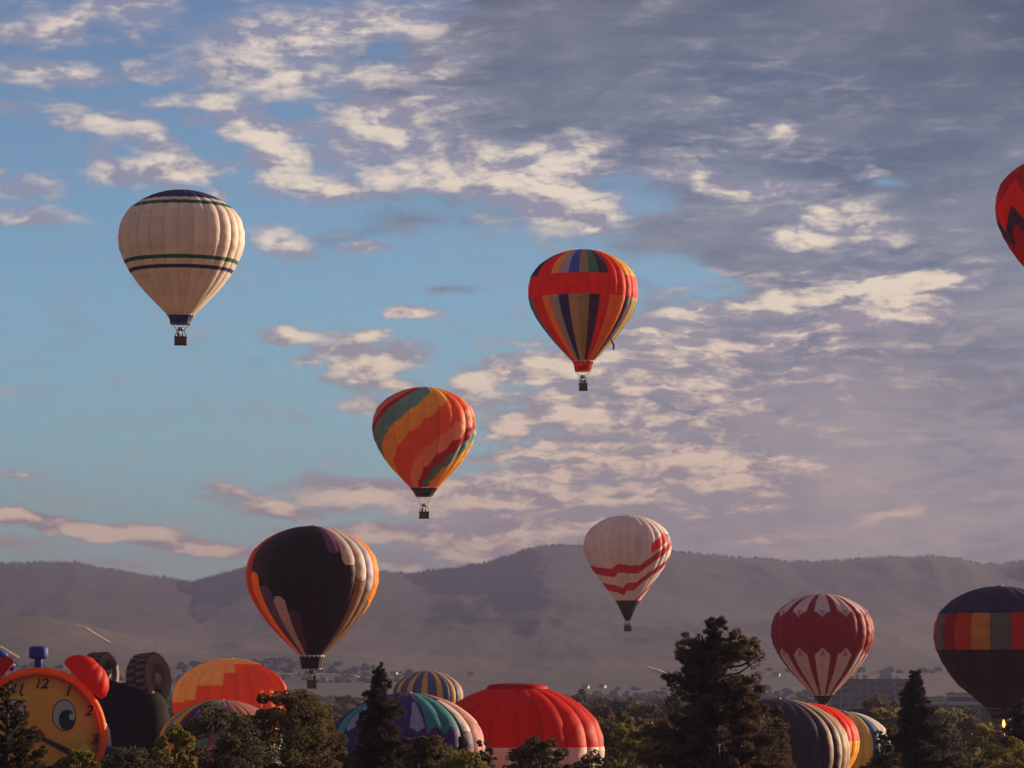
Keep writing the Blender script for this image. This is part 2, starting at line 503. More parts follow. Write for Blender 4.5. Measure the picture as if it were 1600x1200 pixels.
# ------------------------------------------------------------------ ground, mountains, haze
def terrain_mat(name, forest):
    m, b, out = material(name)
    geo = b.n('ShaderNodeNewGeometry')
    pos = geo.outputs['Position']
    f, _ = b.noise(pos, 0.004, 8, 0.62)
    f2, _ = b.noise(pos, 0.03, 6, 0.65)
    f3, _ = b.noise(pos, 0.0015, 4, 0.6)
    grass = b.mix(b.ss(f2, 0.35, 0.65), (.085, .060, .046, 1), (.050, .040, .034, 1))
    wood = b.mix(b.ss(f2, 0.4, 0.6), (.018, .020, .020, 1), (.028, .028, .025, 1))
    if forest:
        sp = b.n('ShaderNodeSeparateXYZ'); b.put(sp.inputs[0], pos)
        hgt = b.m('ADD', sp.outputs[2], b.m('MULTIPLY', b.m('SUBTRACT', f, 0.5), 120))
        fac = b.ss(hgt, 60, 280)  # grass below, forest above; the lighter foot also paints in pooled haze
        fac = b.m('MAXIMUM', fac, b.m('MULTIPLY', b.ss(b.m('ADD', f, b.m('MULTIPLY', f3, 0.5)), 0.72, 0.95), .6))
    else:
        fac = b.ss(f, 0.45, 0.6)
        grass = b.mix(b.ss(f2, 0.35, 0.65), (.085, .075, .035, 1), (.13, .10, .055, 1))
        wood = (.045, .055, .025, 1)
    c = b.mix(fac, grass, wood)
    p = b.n('ShaderNodeBsdfPrincipled')
    b.put(p.inputs['Base Color'], c)
    p.inputs['Roughness'].default_value = 0.95
    p.inputs['Specular IOR Level'].default_value = 0.1
    bn = b.n('ShaderNodeBump'); bn.inputs['Strength'].default_value = 0.7; bn.inputs['Distance'].default_value = 3 if forest else 1
    b.put(bn.inputs['Height'], f2)
    b.t.links.new(bn.outputs[0], p.inputs['Normal'])
    b.t.links.new(p.outputs[0], out.inputs[0])
    return m

M_GROUND = terrain_mat('grass_field', False)
M_MOUNT = terrain_mat('dry_hillside', True)
n = 90
gx = np.linspace(-4600, 4600, n); gy = np.linspace(-480, 11200, n)
X, Y = np.meshgrid(gx, gy)
Z = (fbm(X / 300, Y / 300, 3) - 0.5) * 0.8
ground = link('ground', np_mesh('ground', np.stack([X.ravel(), Y.ravel(), Z.ravel()], 1), grid_quads(n, n)), mat=M_GROUND)
tag(ground, 'dark grassy valley floor stretching from the park to the hills', kind='structure')

RIDGE = [(-900, 905), (-500, 880), (-250, 897), (0, 888), (60, 886), (120, 885), (160, 893), (220, 903), (290, 912), (303, 914), (340, 905), (380, 893), (440, 880), (520, 884),
         (590, 898), (640, 902), (700, 893), (760, 885), (790, 873), (830, 861), (880, 858), (915, 860), (980, 862), (1050, 868), (1100, 871), (1140, 875),
         (1180, 877), (1230, 883), (1310, 882), (1350, 878), (1380, 875), (1420, 877), (1450, 876), (1500, 881), (1530, 887), (1570, 886), (1600, 881), (1800, 870), (2100, 890), (2600, 905)]
RX = np.array([math.atan((x - 800) / F / math.cos(PITCH)) for x, _ in RIDGE]); RY = np.array([y for _, y in RIDGE], float)
CREST = 9000.0
def h_at(ypx, d):
    return CAMZ + (1075 - ypx) / F * d * 1.0
def mountain_h(A, D):
    """height at azimuth A (radians), distance D"""
    xs, ys = D * np.sin(A), D * np.cos(A)
    A0 = A
    A = A + .030 * (fbm(D / 1300 + 5, A0 * 6 + 2, 3) - .5) * (1 - ss_np(D, CREST - 2600, CREST - 300))
    ry = np.interp(A, RX, RY) + (fbm(A * 120 + 9, A * 0 + 3, 4) - 0.5) * 5
    # rows of the picture reached at each distance, foot of the hills to the crest
    crest_h = h_at(ry, CREST)
    t = np.clip((D - 3400) / (CREST - 3400), 0, 1.15)
    crest_h = crest_h + (h_at(884.0, CREST) - crest_h) * (1 - ss_np(t, .35, .98)) * .8
    base = crest_h * (0.10 * ss_np(t, 0, 0.25) + 0.30 * ss_np(t, 0.12, 0.65) + 0.60 * ss_np(t, 0.5, 1.0))
    gul = fbm(xs / 520 + 3, ys / 1600 + 1, 5, True) - 0.55
    gul2 = fbm(xs / 170 + 7, ys / 600 + 2, 4, True) - 0.55
    amp = 20 * ss_np(t, 0.02, 0.4) * (1 - ss_np(t, 0.82, 0.98))
    h = base + gul * amp + gul2 * amp * 0.45
    # two low foothill humps on the left, one on the right
    for a0, d0, wa, wd, hh in ((math.atan((40 - 800) / F), 5000, 0.0375, 840, 62), (math.atan((-260 - 800) / F), 5200, 0.03, 840, 85),
                               (math.atan((480 - 800) / F), 4600, 0.03, 600, 20), (math.atan((1250 - 800) / F), 5800, 0.05, 800, 38), (math.atan((860 - 800) / F), 6600, 0.04, 760, 36)):
        h = h + hh * np.exp(-((A - a0) / wa) ** 2 - ((D - d0) / wd) ** 2)
    h = h * (1 - 0.6 * ss_np(D, CREST + 160, CREST + 1400)) - 3.0 + 3.0 * ss_np(t, 0.0, 0.08)
    return h
na, nd_ = 900, 230
A_, D_ = np.meshgrid(np.linspace(-0.39, 0.39, na), np.linspace(3200, 10300, nd_))
H_ = mountain_h(A_, D_)
D2 = D_  # polar grid
mount = link('mountains', np_mesh('mountains', np.stack([(D2 * np.sin(A_)).ravel(), (D2 * np.cos(A_)).ravel(), H_.ravel()], 1), grid_quads(na, nd_)), mat=M_MOUNT)
tag(mount, 'hazy mountain range with dark forested ridge and dry grass lower slopes', kind='structure')

def hill_point(px, py):
    """where the view ray through a photo pixel first meets the hills"""
    d = ray(px, py); a = math.atan2(d.x, d.y); e = d.z / math.hypot(d.x, d.y)
    Ds = np.arange(3240, 10000, 6.0)
    hh = np.maximum(mountain_h(np.full_like(Ds, a), Ds), 0)
    i = np.argmax(hh >= CAMZ + e * Ds)
    if i == 0:
        i = len(Ds) // 3
    return Vector((Ds[i] * math.sin(a), Ds[i] * math.cos(a), float(hh[i])))

# forest along the skyline
rng = np.random.RandomState(3)
vs, fs = [], []
for k in range(5200):
    a = rng.uniform(-0.21, 0.21)
    dens = fbm(np.array([a * 80.0]), np.array([1.5]), 3)[0]
    if rng.rand() > 0.2 + dens: continue
    D = CREST + rng.uniform(-320, 50)
    z = float(mountain_h(np.array([a]), np.array([D]))[0])
    hh = rng.uniform(5, 9.5) * (1.3 if rng.rand() < 0.15 else 1); w = hh * rng.uniform(.16, .3)
    c = np.array([D * math.sin(a), D * math.cos(a), z - 1])
    for lo, hi, ww in ((0.0, .65, 1.0), (.35, 1.0, .65)):
        b0 = len(vs)
        for q in range(5):
            th = q * 2 * PI / 5 + rng.rand()
            vs.append(c + (w * ww * math.cos(th), w * ww * math.sin(th), lo * hh))
        vs.append(c + (0, 0, hi * hh))
        for q in range(5):
            fs.append((b0 + q, b0 + (q + 1) % 5, b0 + 5))
M_FARTREE = simple('far_conifer', (.030, .036, .028), 0.9)
rt = link('ridge_forest', np_mesh('ridge_forest', vs, fs, smooth=False), mat=M_FARTREE)
tag(rt, 'tiny conifers fringing the crest of the far mountain ridge', 'forest', kind='stuff')

# haze: one closed box of even air
m_h, b, out = material('morning_haze')
pv = b.n('ShaderNodeVolumePrincipled')
pv.inputs['Color'].default_value = (.128, .138, .25, 1)
pv.inputs['Density'].default_value = 1.05e-4
pv.inputs['Anisotropy'].default_value = 0.25
b.t.links.new(pv.outputs[0], out.inputs['Volume'])
hz = MB().box((0, 5400, 228), (9600, 12000, 468)).build('haze', m_h)
tag(hz, 'pale pinkish morning haze lying over the valley', 'haze', kind='stuff')

# dirt tracks and a lane, their pale colour also painting sunlit ridge tops
M_SUNLIT_DIRT = simple('sunlit_dirt', (.50, .36, .25), 0.9, 0.2, 0.05)
def track(pts, w, label):
    P3 = []
    for (x0, y0), (x1, y1) in zip(pts, pts[1:]):
        for t in np.linspace(0, 1, 14, endpoint=False):
            P3.append(hill_point(x0 + (x1 - x0) * t, y0 + (y1 - y0) * t))
    P3.append(hill_point(*pts[-1]))
    v, q = [], []
    for i, p in enumerate(P3):
        t = (P3[min(i + 1, len(P3) - 1)] - P3[max(i - 1, 0)])
        t.z = 0
        if t.length < 1e-3: t = Vector((1, 0, 0))
        nrm = Vector((-t.y, t.x, 0)).normalized()
        for s in (-1, 1):
            c = p + nrm * w * s
            z = float(mountain_h(np.array([math.atan2(c.x, c.y)]), np.array([math.hypot(c.x, c.y)]))[0])
            v.append((c.x, c.y, max(z, 0) + 1.2))
    for i in range(len(P3) - 1):
        q.append((2 * i, 2 * i + 1, 2 * i + 3, 2 * i + 2))
    o = link('sunlit_track', np_mesh('sunlit_track', v, q), mat=M_SUNLIT_DIRT)
    tag(o, label, kind='structure')
track([(118, 977), (135, 982), (150, 992), (172, 1005)], 2.2, 'dirt track paled with painted sunlight down the ridge of the left foothill')
track([(0, 1011), (12, 1018), (30, 1029)], 2.2, 'dirt track paled with painted sunlight at the left edge behind the clock balloon')
track([(395, 1055), (470, 1054), (545, 1055), (580, 1064)], 2.2, 'long level pale track on the slope behind the black balloon basket')
track([(1012, 1043), (1030, 1048), (1048, 1056)], 2.2, 'short pale track to the left of the tall pine')

# ------------------------------------------------------------------ trees
def quads_cloud(cent, dirs, length, width, rng):
    """many small leaf quads: centres, long directions, sizes"""
    N = len(cent)
    rnd = rng.normal(size=(N, 3))
    d = dirs / (np.linalg.norm(dirs, axis=1, keepdims=True) + 1e-9)
    s = np.cross(d, rnd); s /= (np.linalg.norm(s, axis=1, keepdims=True) + 1e-9)
    L = (length * rng.uniform(.6, 1.3, size=N))[:, None]; Wd = (width * rng.uniform(.6, 1.3, size=N))[:, None]
    v = np.empty((N, 4, 3))
    v[:, 0] = cent - d * L * .5
    v[:, 1] = cent + s * Wd * .5
    v[:, 2] = cent + d * L * .5
    v[:, 3] = cent - s * Wd * .5
    return v.reshape(-1, 3), np.arange(N * 4).reshape(N, 4)

def sphere_dirs(n, rng):
    v = rng.normal(size=(n, 3))
    return v / np.linalg.norm(v, axis=1, keepdims=True)

def leafball(c, r, n, rng, flat=0.8):
    d = sphere_dirs(n, rng)
    rad = r * rng.uniform(.45, 1.0, size=n) ** 0.6
    return c + d * rad[:, None] * np.array([1, 1, flat]), d

def broadleaf(name, h, cr, chh, seed, nleaf, lsize, mat, label=None, group=None, cat='tree', parent_loc=(0, 0, 0), nclump=60, limbs=9, gap=0.25):
    nclump = int(nclump * 1.8)
    """h total height, cr crown radius, chh crown height"""
    rng = np.random.RandomState(seed); rd = random.Random(seed)
    root = empty(name, parent_loc)
    if label: tag(root, label, cat, group)
    zc = h - chh * 0.5
    MB().tube([(0, 0, 0), (rd.uniform(-.2, .2), 0, h * .3), (rd.uniform(-.3, .3), rd.uniform(-.3, .3), h * .62), (0, 0, h * .85)], [h * .022, h * .017, h * .01, h * .004], 8).build('trunk', M_BARK, root, True)
    cs = []
    for k in range(nclump):
        d = sphere_dirs(1, rng)[0]
        rr = rng.uniform(.35, 1.0) ** 0.5
        wob = 1 + 0.13 * math.sin(3 * math.atan2(d[1], d[0]) + seed) + rng.uniform(-.12, .12)
        c = np.array([d[0] * cr * rr * wob, d[1] * cr * rr * wob, zc + d[2] * chh * .5 * rr * (1 + rng.uniform(-.1, .12))])
        if rng.rand() < gap * 0.4: continue
        cs.append(c)
    for k in range(min(limbs, len(cs))):
        c = cs[k]
        s = Vector((0, 0, h * rd.uniform(.3, .6)))
        e = Vector(c)
        mid = s.lerp(e, .5) + Vector((0, 0, -.04 * h))
        MB().tube([s, mid, e], [h * .008, h * .005, h * .002], 6).build('limb', M_BARK, root, True)
    per = nleaf // max(1, len(cs))
    C, Dd = [], []
    for c in cs:
        a, d = leafball(c, cr * rng.uniform(.12, .27), per, rng, .75)
        C.append(a); Dd.append(d + rng.normal(size=d.shape) * .8)
    C = np.concatenate(C); Dd = np.concatenate(Dd)
    v, q = quads_cloud(C, Dd, lsize * 1.35, lsize, rng)
    link('crown', np_mesh('crown', v, q, smooth=False), root, mat)
    return root

def conifer(name, h, outline, seed, nbranch, per, lsize, mat, label, loc, group=None, cat='conifer', clump=0.45, droop=0.15, lean=0.0, zbot=0.12, width=.28, extra=()):
    """outline(z01, azimuth) -> reach in metres"""
    rng = np.random.RandomState(seed); rd = random.Random(seed)
    root = empty(name, loc)
    tag(root, label, cat, group)
    MB().tube([(0, 0, 0), (lean * .3, 0, h * .4), (lean, 0, h * .98)], [h * .018, h * .011, h * .002], 8).build('trunk', M_BARK, root, True)
    C, Dd = [], []
    bm = MB()
    for k in range(nbranch):
        t = zbot + (1 - zbot) * ((k + rng.rand()) / nbranch)
        a = rng.uniform(0, 2 * PI)
        R = outline(t, a) * (rng.uniform(.45, .9) if rng.rand() < .8 else rng.uniform(.9, 1.12))
        z0 = h * t
        up = rng.uniform(-.1, .25) - droop
        tip = Vector((math.cos(a) * R + lean * t, math.sin(a) * R, min(z0 + R * up, h * 1.0)))
        st = Vector((lean * t, 0, z0 - 0.02 * h))
        mid = st.lerp(tip, .55) + Vector((0, 0, -.08 * R * (1 if droop > 0 else -.5)))
        if k % 3 == 0:
            bm.tube([st, mid, tip], [max(.02, h * .0035), h * .002, h * .0008], 5)
        m_ = max(2, int(R / clump * 1.5))
        for j in range(m_):
            s = (j + 1) / m_
            s = .3 + .7 * s
            p = (st.lerp(mid, s / .55) if s < .55 else mid.lerp(tip, (s - .55) / .45))
            p = np.array(p) + rng.normal(size=3) * clump * .35
            cl = clump * rng.uniform(.6, 1.2) * (1.1 - .35 * s) * min(1.0, .40 + (1 - t) * 5)
            pts, d = leafball(p, cl, per, rng, .62)
            C.append(pts)
            Dd.append(d + np.array([math.cos(a), math.sin(a), .55]) * .7)
    for (ex, ez, er, st_) in extra:
        bm.tube([(0, 0, st_), (ex * .6, 0, (st_ + ez) * .5 - .2), (ex, rng.uniform(-.5, .5), ez)], [.10, .07, .03], 5)
        pts, d = leafball(np.array([ex, 0, ez]), er, int(per * 1.6), rng, 1.0)
        C.append(pts); Dd.append(d + np.array([0, 0, .5]))
    bm.build('branches', M_BARK, root)['kind'] = 'stuff'
    C = np.concatenate(C); Dd = np.concatenate(Dd)
    v, q = quads_cloud(C, Dd, lsize, lsize * width, rng)
    link('crown', np_mesh('crown', v, q, smooth=False), root, mat)
    return root

M_PINE = leaf_mat('pine_needles', (.085, .062, .046), (.165, .112, .072), .15, .5)
M_SPRUCE = leaf_mat('spruce_needles', (.062, .052, .043), (.110, .084, .060), .12, .5)
M_LEAF = leaf_mat('green_leaves', (.055, .047, .020), (.125, .092, .034), .3, .5)
M_LEAFY = leaf_mat('yellowing_leaves', (.12, .11, .028), (.22, .17, .05), .35, .8)
M_LEAFD = leaf_mat('dark_leaves', (.065, .055, .036), (.115, .090, .052), .2, .6)
M_LEAFB = leaf_mat('rusty_leaves', (.09, .055, .030), (.14, .09, .04), .25, .4)

def outl(pts_l, pts_r):
    zl = np.array([p[0] for p in pts_l]); rl = np.array([p[1] for p in pts_l])
    zr = np.array([p[0] for p in pts_r]); rr = np.array([p[1] for p in pts_r])
    def f(t, a):
        L = np.interp(t, zl, rl); R = np.interp(t, zr, rr)
        w = .5 + .5 * math.cos(a)
        return float(L * (1 - w) + R * w)
    return f

def ground_under(px, Y):
    p, s = at(px, 1075, Y)
    return Vector((p.x, p.y, 0)), s

# tall ponderosa pine
g, s = ground_under(1120, 110)
top = CAMZ + (1075 - 966) * s
def tz(py): return (CAMZ + (1075 - py) * s) / top
L_ = [(tz(1400), 5.2), (tz(1200), 5.2), (tz(1135), 4.9), (tz(1118), 3.4), (tz(1095), 3.4), (tz(1070), 3.0), (tz(1055), 3.1), (tz(1040), 2.5), (tz(1012), 2.6), (tz(1006), 1.3), (tz(985), .9), (tz(972), .6), (1, .15)]
R_ = [(tz(1400), 5.2), (tz(1200), 4.6), (tz(1150), 4.2), (tz(1120), 2.9), (tz(1095), 2.6), (tz(1070), 2.9), (tz(1050), 2.4), (tz(1030), 3.0), (tz(1005), 2.7), (tz(1000), 1.6), (tz(985), 1.1), (tz(972), .6), (1, .15)]
conifer('pine_tree', top, outl(L_, R_), 11, 240, 80, .30, M_PINE, 'tall ragged dark pine standing between the red dome balloon and the maroon balloon', g, clump=.46, droop=-.02, zbot=.5, width=.26,
        extra=[((a - 1120) * s, CAMZ + (1075 - b) * s, r * s, CAMZ + (1075 - b - 22) * s) for a, b, r in
               ((1064, 1008, 8), (1063, 1020, 9), (1072, 1030, 11), (1180, 1003, 8), (1172, 1014, 11), (1187, 1024, 9), (1178, 1036, 12), (1048, 1061, 8), (1060, 1058, 9), (1056, 1078, 11), (1050, 1098, 12), (1182, 1060, 9), (1186, 1078, 9), (1092, 1000, 9), (1152, 990, 9), (1160, 1000, 7), (1045, 1125, 16), (1195, 1130, 16))])

# lower pine at its right foot
g, s = ground_under(1212, 118)
top = CAMZ + (1075 - 1108) * s
conifer('pine_tree', top, lambda t, a: 2.4 * (1 - t) ** .55 + .25, 21, 90, 90, .30, M_PINE, 'lower bushy pine at the right foot of the tall pine', g, clump=.55, droop=-.05, zbot=.3, width=.24)

# pyramidal conifers
g, s = ground_under(594, 130)
top = CAMZ + (1075 - 1046) * s
conifer('cypress_tree', top, lambda t, a: 6.8 * (1 - t) ** .9 * (1 + .12 * math.sin(a * 3 + t * 30)) + .12, 31, 330, 85, .26, M_SPRUCE, 'dark pyramidal conifer in front of the teal and purple dome balloon', g, clump=.48, droop=-.35, zbot=.3, width=.35)
g, s = ground_under(1430, 150)
top = CAMZ + (1075 - 1050) * s
conifer('cypress_tree', top, lambda t, a: 9.2 * (1 - t) ** 1.0 * (1 + .1 * math.sin(a * 3 + t * 25)) + .12, 41, 330, 85, .28, M_SPRUCE, 'dark narrow conifer in front of the office building', g, clump=.5, droop=-.35, zbot=.3, width=.35)
# left edge spruce, sparse drooping sprays
g, s = ground_under(12, 62)
top = CAMZ + (1075 - 1066) * s
conifer('spruce_tree', top, lambda t, a: 9.5 * (1 - t) ** .85 + .08, 51, 230, 55, .13, M_SPRUCE, 'dark spruce at the left edge partly covering the clock balloon face', g, clump=.17, droop=.05, zbot=.55, width=.28)
# small pointed conifer before pink dome
g, s = ground_under(722, 120)
top = CAMZ + (1075 - 1152) * s
conifer('spruce_tree', top, lambda t, a: 4.2 * (1 - t) ** .9 + .05, 61, 150, 60, .2, M_SPRUCE, 'small pointed spruce top in front of the pink panels of the teal dome balloon', g, clump=.3, droop=.0, zbot=.55, width=.3)
g, s = ground_under(1592, 140)
top = CAMZ + (1075 - 1098) * s
conifer('spruce_tree', top, lambda t, a: 4.6 * (1 - t) ** .6 + .1, 71, 170, 80, .26, M_SPRUCE, 'dark conifer at the right edge below the navy balloon', g, clump=.5, droop=.0, zbot=.5, width=.3)

NEAR = [  # px, top row, distance, crown radius px, crown height px, material, leaves, label
    (452, 1080, 112, 82, 150, M_LEAF, 30000, 'largest leafy tree below the orange dome balloon with sunlit leaf edges', .13),
    (345, 1108, 104, 72, 150, M_LEAFD, 24000, 'dark leafy tree in front of the patchwork dome balloon', .13),
    (270, 1130, 96, 34, 120, M_LEAFY, 9000, 'small yellowish tree between the black tyre balloon and the patchwork dome', .12),
    (512, 1118, 116, 34, 150, M_LEAF, 11000, 'slim leafy tree just left of the pyramidal conifer', .13),
    (123, 1172, 84, 30, 60, M_LEAFY, 7000, 'small yellow green bush at the foot of the clock balloon', .10),
    (200, 1172, 100, 60, 100, M_LEAFD, 14000, 'dark bushy tree below the black tyre balloon', .13),
    (668, 1148, 118, 50, 110, M_LEAF, 15000, 'rounded olive tree just right of the pyramidal conifer', .13),
    (722, 1166, 112, 42, 90, M_LEAFY, 9000, 'low yellow green tree in front of the teal dome balloon', .12),
    (756, 1153, 124, 18, 110, M_LEAFD, 6000, 'narrow dark tree at the left edge of the red dome balloon', .13),
    (838, 1158, 116, 52, 90, M_LEAFD, 12000, 'dark leafy tree in front of the white band of the red dome balloon', .15),
    (985, 1134, 160, 34, 130, M_LEAFY, 12000, 'sunlit drooping tree just right of the red dome balloon', .16),
    (1386, 1163, 130, 26, 90, M_LEAFD, 8000, 'dark leafy tree beside the blue and yellow dome balloon', .14),
    (1582, 1150, 130, 56, 110, M_LEAFY, 16000, 'yellow green tree at the lower right corner', .13),
    (1500, 1165, 150, 50, 90, M_LEAFD, 12000, 'dark round tree right of the narrow conifer', .15),
    (925, 1178, 140, 40, 80, M_LEAFD, 10000, 'dark low tree below the right side of the red dome balloon', .15),
    (1045, 1120, 150, 48, 140, M_LEAFB, 14000, 'brownish tree to the left of the tall pine', .16),
]
for i, (px, py, Yd, rp, hp, mt, nl, lab, ls) in enumerate(NEAR):
    g, s = ground_under(px, Yd)
    h = CAMZ + (1075 - py) * s
    sparse = False
    broadleaf('broadleaf_tree', h, rp * s, hp * s, 100 + i, nl, ls, mt, lab, None, 'tree', g, nclump=26 if sparse else 60, gap=.6 if sparse else .3)

# mid-distance trees: four kinds, copied
protos = []
for k, mt in enumerate((M_LEAFD, M_LEAF, M_LEAFB, M_LEAFY)):
    t = broadleaf('broadleaf_tree', 14, 5.0, 10, 300 + k, 5200, .5, mt, None, None, 'tree', (0, 0, 0), nclump=44, limbs=4)
    protos.append(t)
def copy_tree(o, parent=None):
    c = o.copy(); COL.objects.link(c)
    if parent is not None: c.parent = parent
    for ch in o.children:
        copy_tree(ch, c)
    return c
KINDTXT = ('dark', 'green', 'rusty brown', 'yellowing')
MID = []
rd = random.Random(5)
for (x, y, Yd, k, sc_, txt) in [
    (890, 1092, 420, 0, 1.0, 'dark hazy tree right behind the red dome balloon shoulder'),
    (925, 1080, 560, 1, 1.1, 'hazy green tree above the right shoulder of the red dome balloon'),
    (950, 1100, 330, 2, 1.0, 'rusty tree standing right of the red dome balloon'),
    (985, 1088, 470, 0, 1.2, 'dark hazy tree halfway between red dome and tall pine'),
    (1020, 1098, 360, 2, 1.1, 'rusty brown tree at the left foot of the tall pine'),
    (1010, 1112, 260, 0, .95, 'dark tree low between the red dome and the tall pine'),
    (1055, 1085, 600, 1, 1.2, 'hazy tree peeping past the left branches of the tall pine'),
    (965, 1118, 250, 1, .9, 'green tree touching the right edge of the red dome balloon'),
    (1375, 1083, 430, 2, .8, 'brownish tree in front of the office building facade'),
    (1392, 1104, 330, 3, .9, 'spiky yellowing tree at the foot of the office building'),
    (1352, 1100, 480, 0, 1.1, 'dark tree at the left foot of the office building'),
    (1480, 1105, 420, 3, 1.0, 'yellowing tree right of the narrow conifer in the haze'),
    (1510, 1118, 300, 2, 1.0, 'rusty tree below the low white banded building'),
    (1535, 1112, 380, 1, 1.2, 'olive tree below the navy balloon'),
    (1500, 1100, 520, 0, 1.1, 'dark hazy tree in front of the low white banded building'),
    (1560, 1128, 240, 3, .9, 'yellowing tree under the burner of the navy balloon'),
    (1465, 1128, 260, 0, 1.0, 'dark tree at the right side of the narrow conifer'),
    (1330, 1130, 420, 1, 1.0, 'green tree behind the striped domes on the right'),
    (560, 1105, 430, 1, 1.0, 'olive tree left of the pyramidal conifer in the haze'),
    (505, 1100, 520, 0, 1.1, 'dark tree right of the orange dome balloon'),
    (545, 1085, 700, 2, 1.2, 'faint brown tree between the black balloon basket and the conifer'),
    (262, 1100, 400, 0, 1.0, 'dark tree in the gap left of the orange dome balloon'),
    (735, 1092, 560, 1, 1.0, 'hazy tree between the yellow striped dome and the red dome'),
]:
    MID.append((x, y, Yd, k, sc_, txt))
used = set()
for (x, y, Yd, k, sc_, txt) in MID:
    g, s = ground_under(x, Yd)
    o = protos[k] if k not in used else copy_tree(protos[k])
    used.add(k)
    h = CAMZ + (1075 - y) * s
    o.location = g
    o.scale = (h / 14 * sc_, h / 14 * sc_, h / 14)
    o.rotation_euler = (0, 0, rd.uniform(0, 6.28))
    tag(o, txt, 'tree', 'hazy trees in the park beyond the balloons')

# far-off woods on the valley floor: one mass of leaf clumps
rng = np.random.RandomState(9)
_bm = bmesh.new(); bmesh.ops.create_icosphere(_bm, subdivisions=1, radius=1.0)
ICO_V = np.array([v.co[:] for v in _bm.verts]); ICO_F = np.array([[v.index for v in f.verts] for f in _bm.faces]); _bm.free()
C, Dd = [], []
for k in range(14000):
    Yd = 1300 * (3.7 ** rng.rand())
    a = rng.uniform(-.18, .18)
    x, y = Yd * math.sin(a), Yd * math.cos(a)
    if vnoise(np.array([x / 200 + 40]), np.array([y / 330 + 3]))[0] < .46: continue
    if Yd > 4250 and a < -.10: continue
    if Yd > 3250 and vnoise(np.array([x / 620 + 11]), np.array([y / 150 + 3]))[0] < .54 + .16 * (Yd - 3250) / 1500: continue
    if 1275 < 800 + x / y * F < 1545 and Yd < 2000: continue
    gz = max(0.0, float(mountain_h(np.array([a]), np.array([max(Yd, 3201.0)]))[0])) if Yd > 3200 else 0
    h = rng.uniform(7, 15) if Yd < 3250 else rng.uniform(3, 7); r = h * rng.uniform(.6, 1.3)
    c0 = np.array([x, y, gz + h * .45])
    jit = 1 + rng.uniform(-.28, .28, size=(len(ICO_V), 1))
    C.append(c0 + ICO_V * jit * np.array([r, r, h * .55]))
    Dd.append(ICO_F + len(ICO_V) * (len(C) - 1))
v = np.concatenate(C); q = np.concatenate(Dd)
fw = link('valley_woods', np_mesh('valley_woods', v, q, smooth=True), mat=simple('far_leaves', (.040, .036, .030), 1.0, .3, .02, spec=0.0))
tag(fw, 'dark bands of distant trees fading into haze on the valley floor', 'woods', kind='stuff')

# ------------------------------------------------------------------ buildings
M_CONC = simple('haze_toned_concrete', (.27, .235, .22), 0.85, 0.1, .3)  # darkened towards the windows, mist painted into the wall colour
M_CONC2 = simple('white_render', (.45, .41, .38), 0.8, 0.08, .3)
M_GLASS = simple('haze_toned_glass', (.09, .085, .085), 0.15, 0.3, .3, spec=.6)  # lightened towards the walls to paint in the mist
M_ROOF = simple('flat_roof', (.12, .10, .09), 0.9)

def copy_to(o, loc, parent):
    c = o.copy(); COL.objects.link(c); c.parent = parent; c.location = loc
    return c

Yb = 850
p0, s = at(1300, 1075, Yb); p1, _ = at(1440, 1075, Yb)
bw = p1.x - p0.x; ztop = CAMZ + (1075 - 1063) * s
off = empty('office_building', ((p0.x + p1.x) / 2, Yb * KD, 0), math.radians(-6))
tag(off, 'pale concrete office block with a grid of dark windows behind the narrow conifer', 'office building')
nfl, nb = 7, 10
fh = ztop / nfl; bwid = bw / nb; dep = 22
core = MB().box((0, dep / 2 + 1.0, ztop / 2 - .2), (bw - .6, dep, ztop - .6)).build('wall', M_CONC, off)
win = None; pier = None; span = None
for k in range(nb + 1):
    x = -bw / 2 + k * bwid
    if pier is None:
        pier = MB().box((0, 0, ztop / 2), (1.1, 1.9, ztop)).build('pier', M_CONC, off); pier.location = (x, .1, 0)
    else:
        copy_to(pier, (x, .1, 0), off)
for f in range(nfl + 1):
    z = f * fh
    if span is None:
        span = MB().box((0, 0, 0), (bw - .02, 1.5, 1.25)).build('spandrel', M_CONC, off); span.location = (0, .25, .62)
    else:
        copy_to(span, (0, .25, min(z, ztop - .6) + (.0 if f else .62)), off)
for f in range(nfl):
    for k in range(nb):
        x = -bw / 2 + (k + .5) * bwid; z = f * fh + fh / 2
        if win is None:
            win = MB().box((0, 0, 0), (bwid * .78, .25, fh * .52)).build('window', M_GLASS, off); win.location = (x, .86, z)
        else:
            copy_to(win, (x, .86, z), off)
MB().box((0, dep / 2, ztop + .35), (bw + 1.2, dep + 2, .7)).build('roof', M_ROOF, off)
pp, _ = at(1384, 1052, Yb)
ph = MB().box((0, 0, 2.2), (6.5, 6, 4.4)).build('penthouse', M_CONC2, off)
ph.location = (pp.x - off.location.x, 8, ztop + .7)
for (vx, vy, vw, vh) in ((-14, 12, 5, 1.6), (-6, 9, 2.4, 2.2), (2, 14, 4, 1.4), (-10, 6, 1.6, 2.6)):
    MB().box((vx, vy, ztop + .72 + vh / 2), (vw, 3, vh)).build('roof_unit', M_CONC2, off)
MB().tube([(pp.x - off.location.x + 5, 8, ztop + .7), (pp.x - off.location.x + 5, 8, ztop + 5.5)], .35, 6).build('antenna', M_CONC2, off)

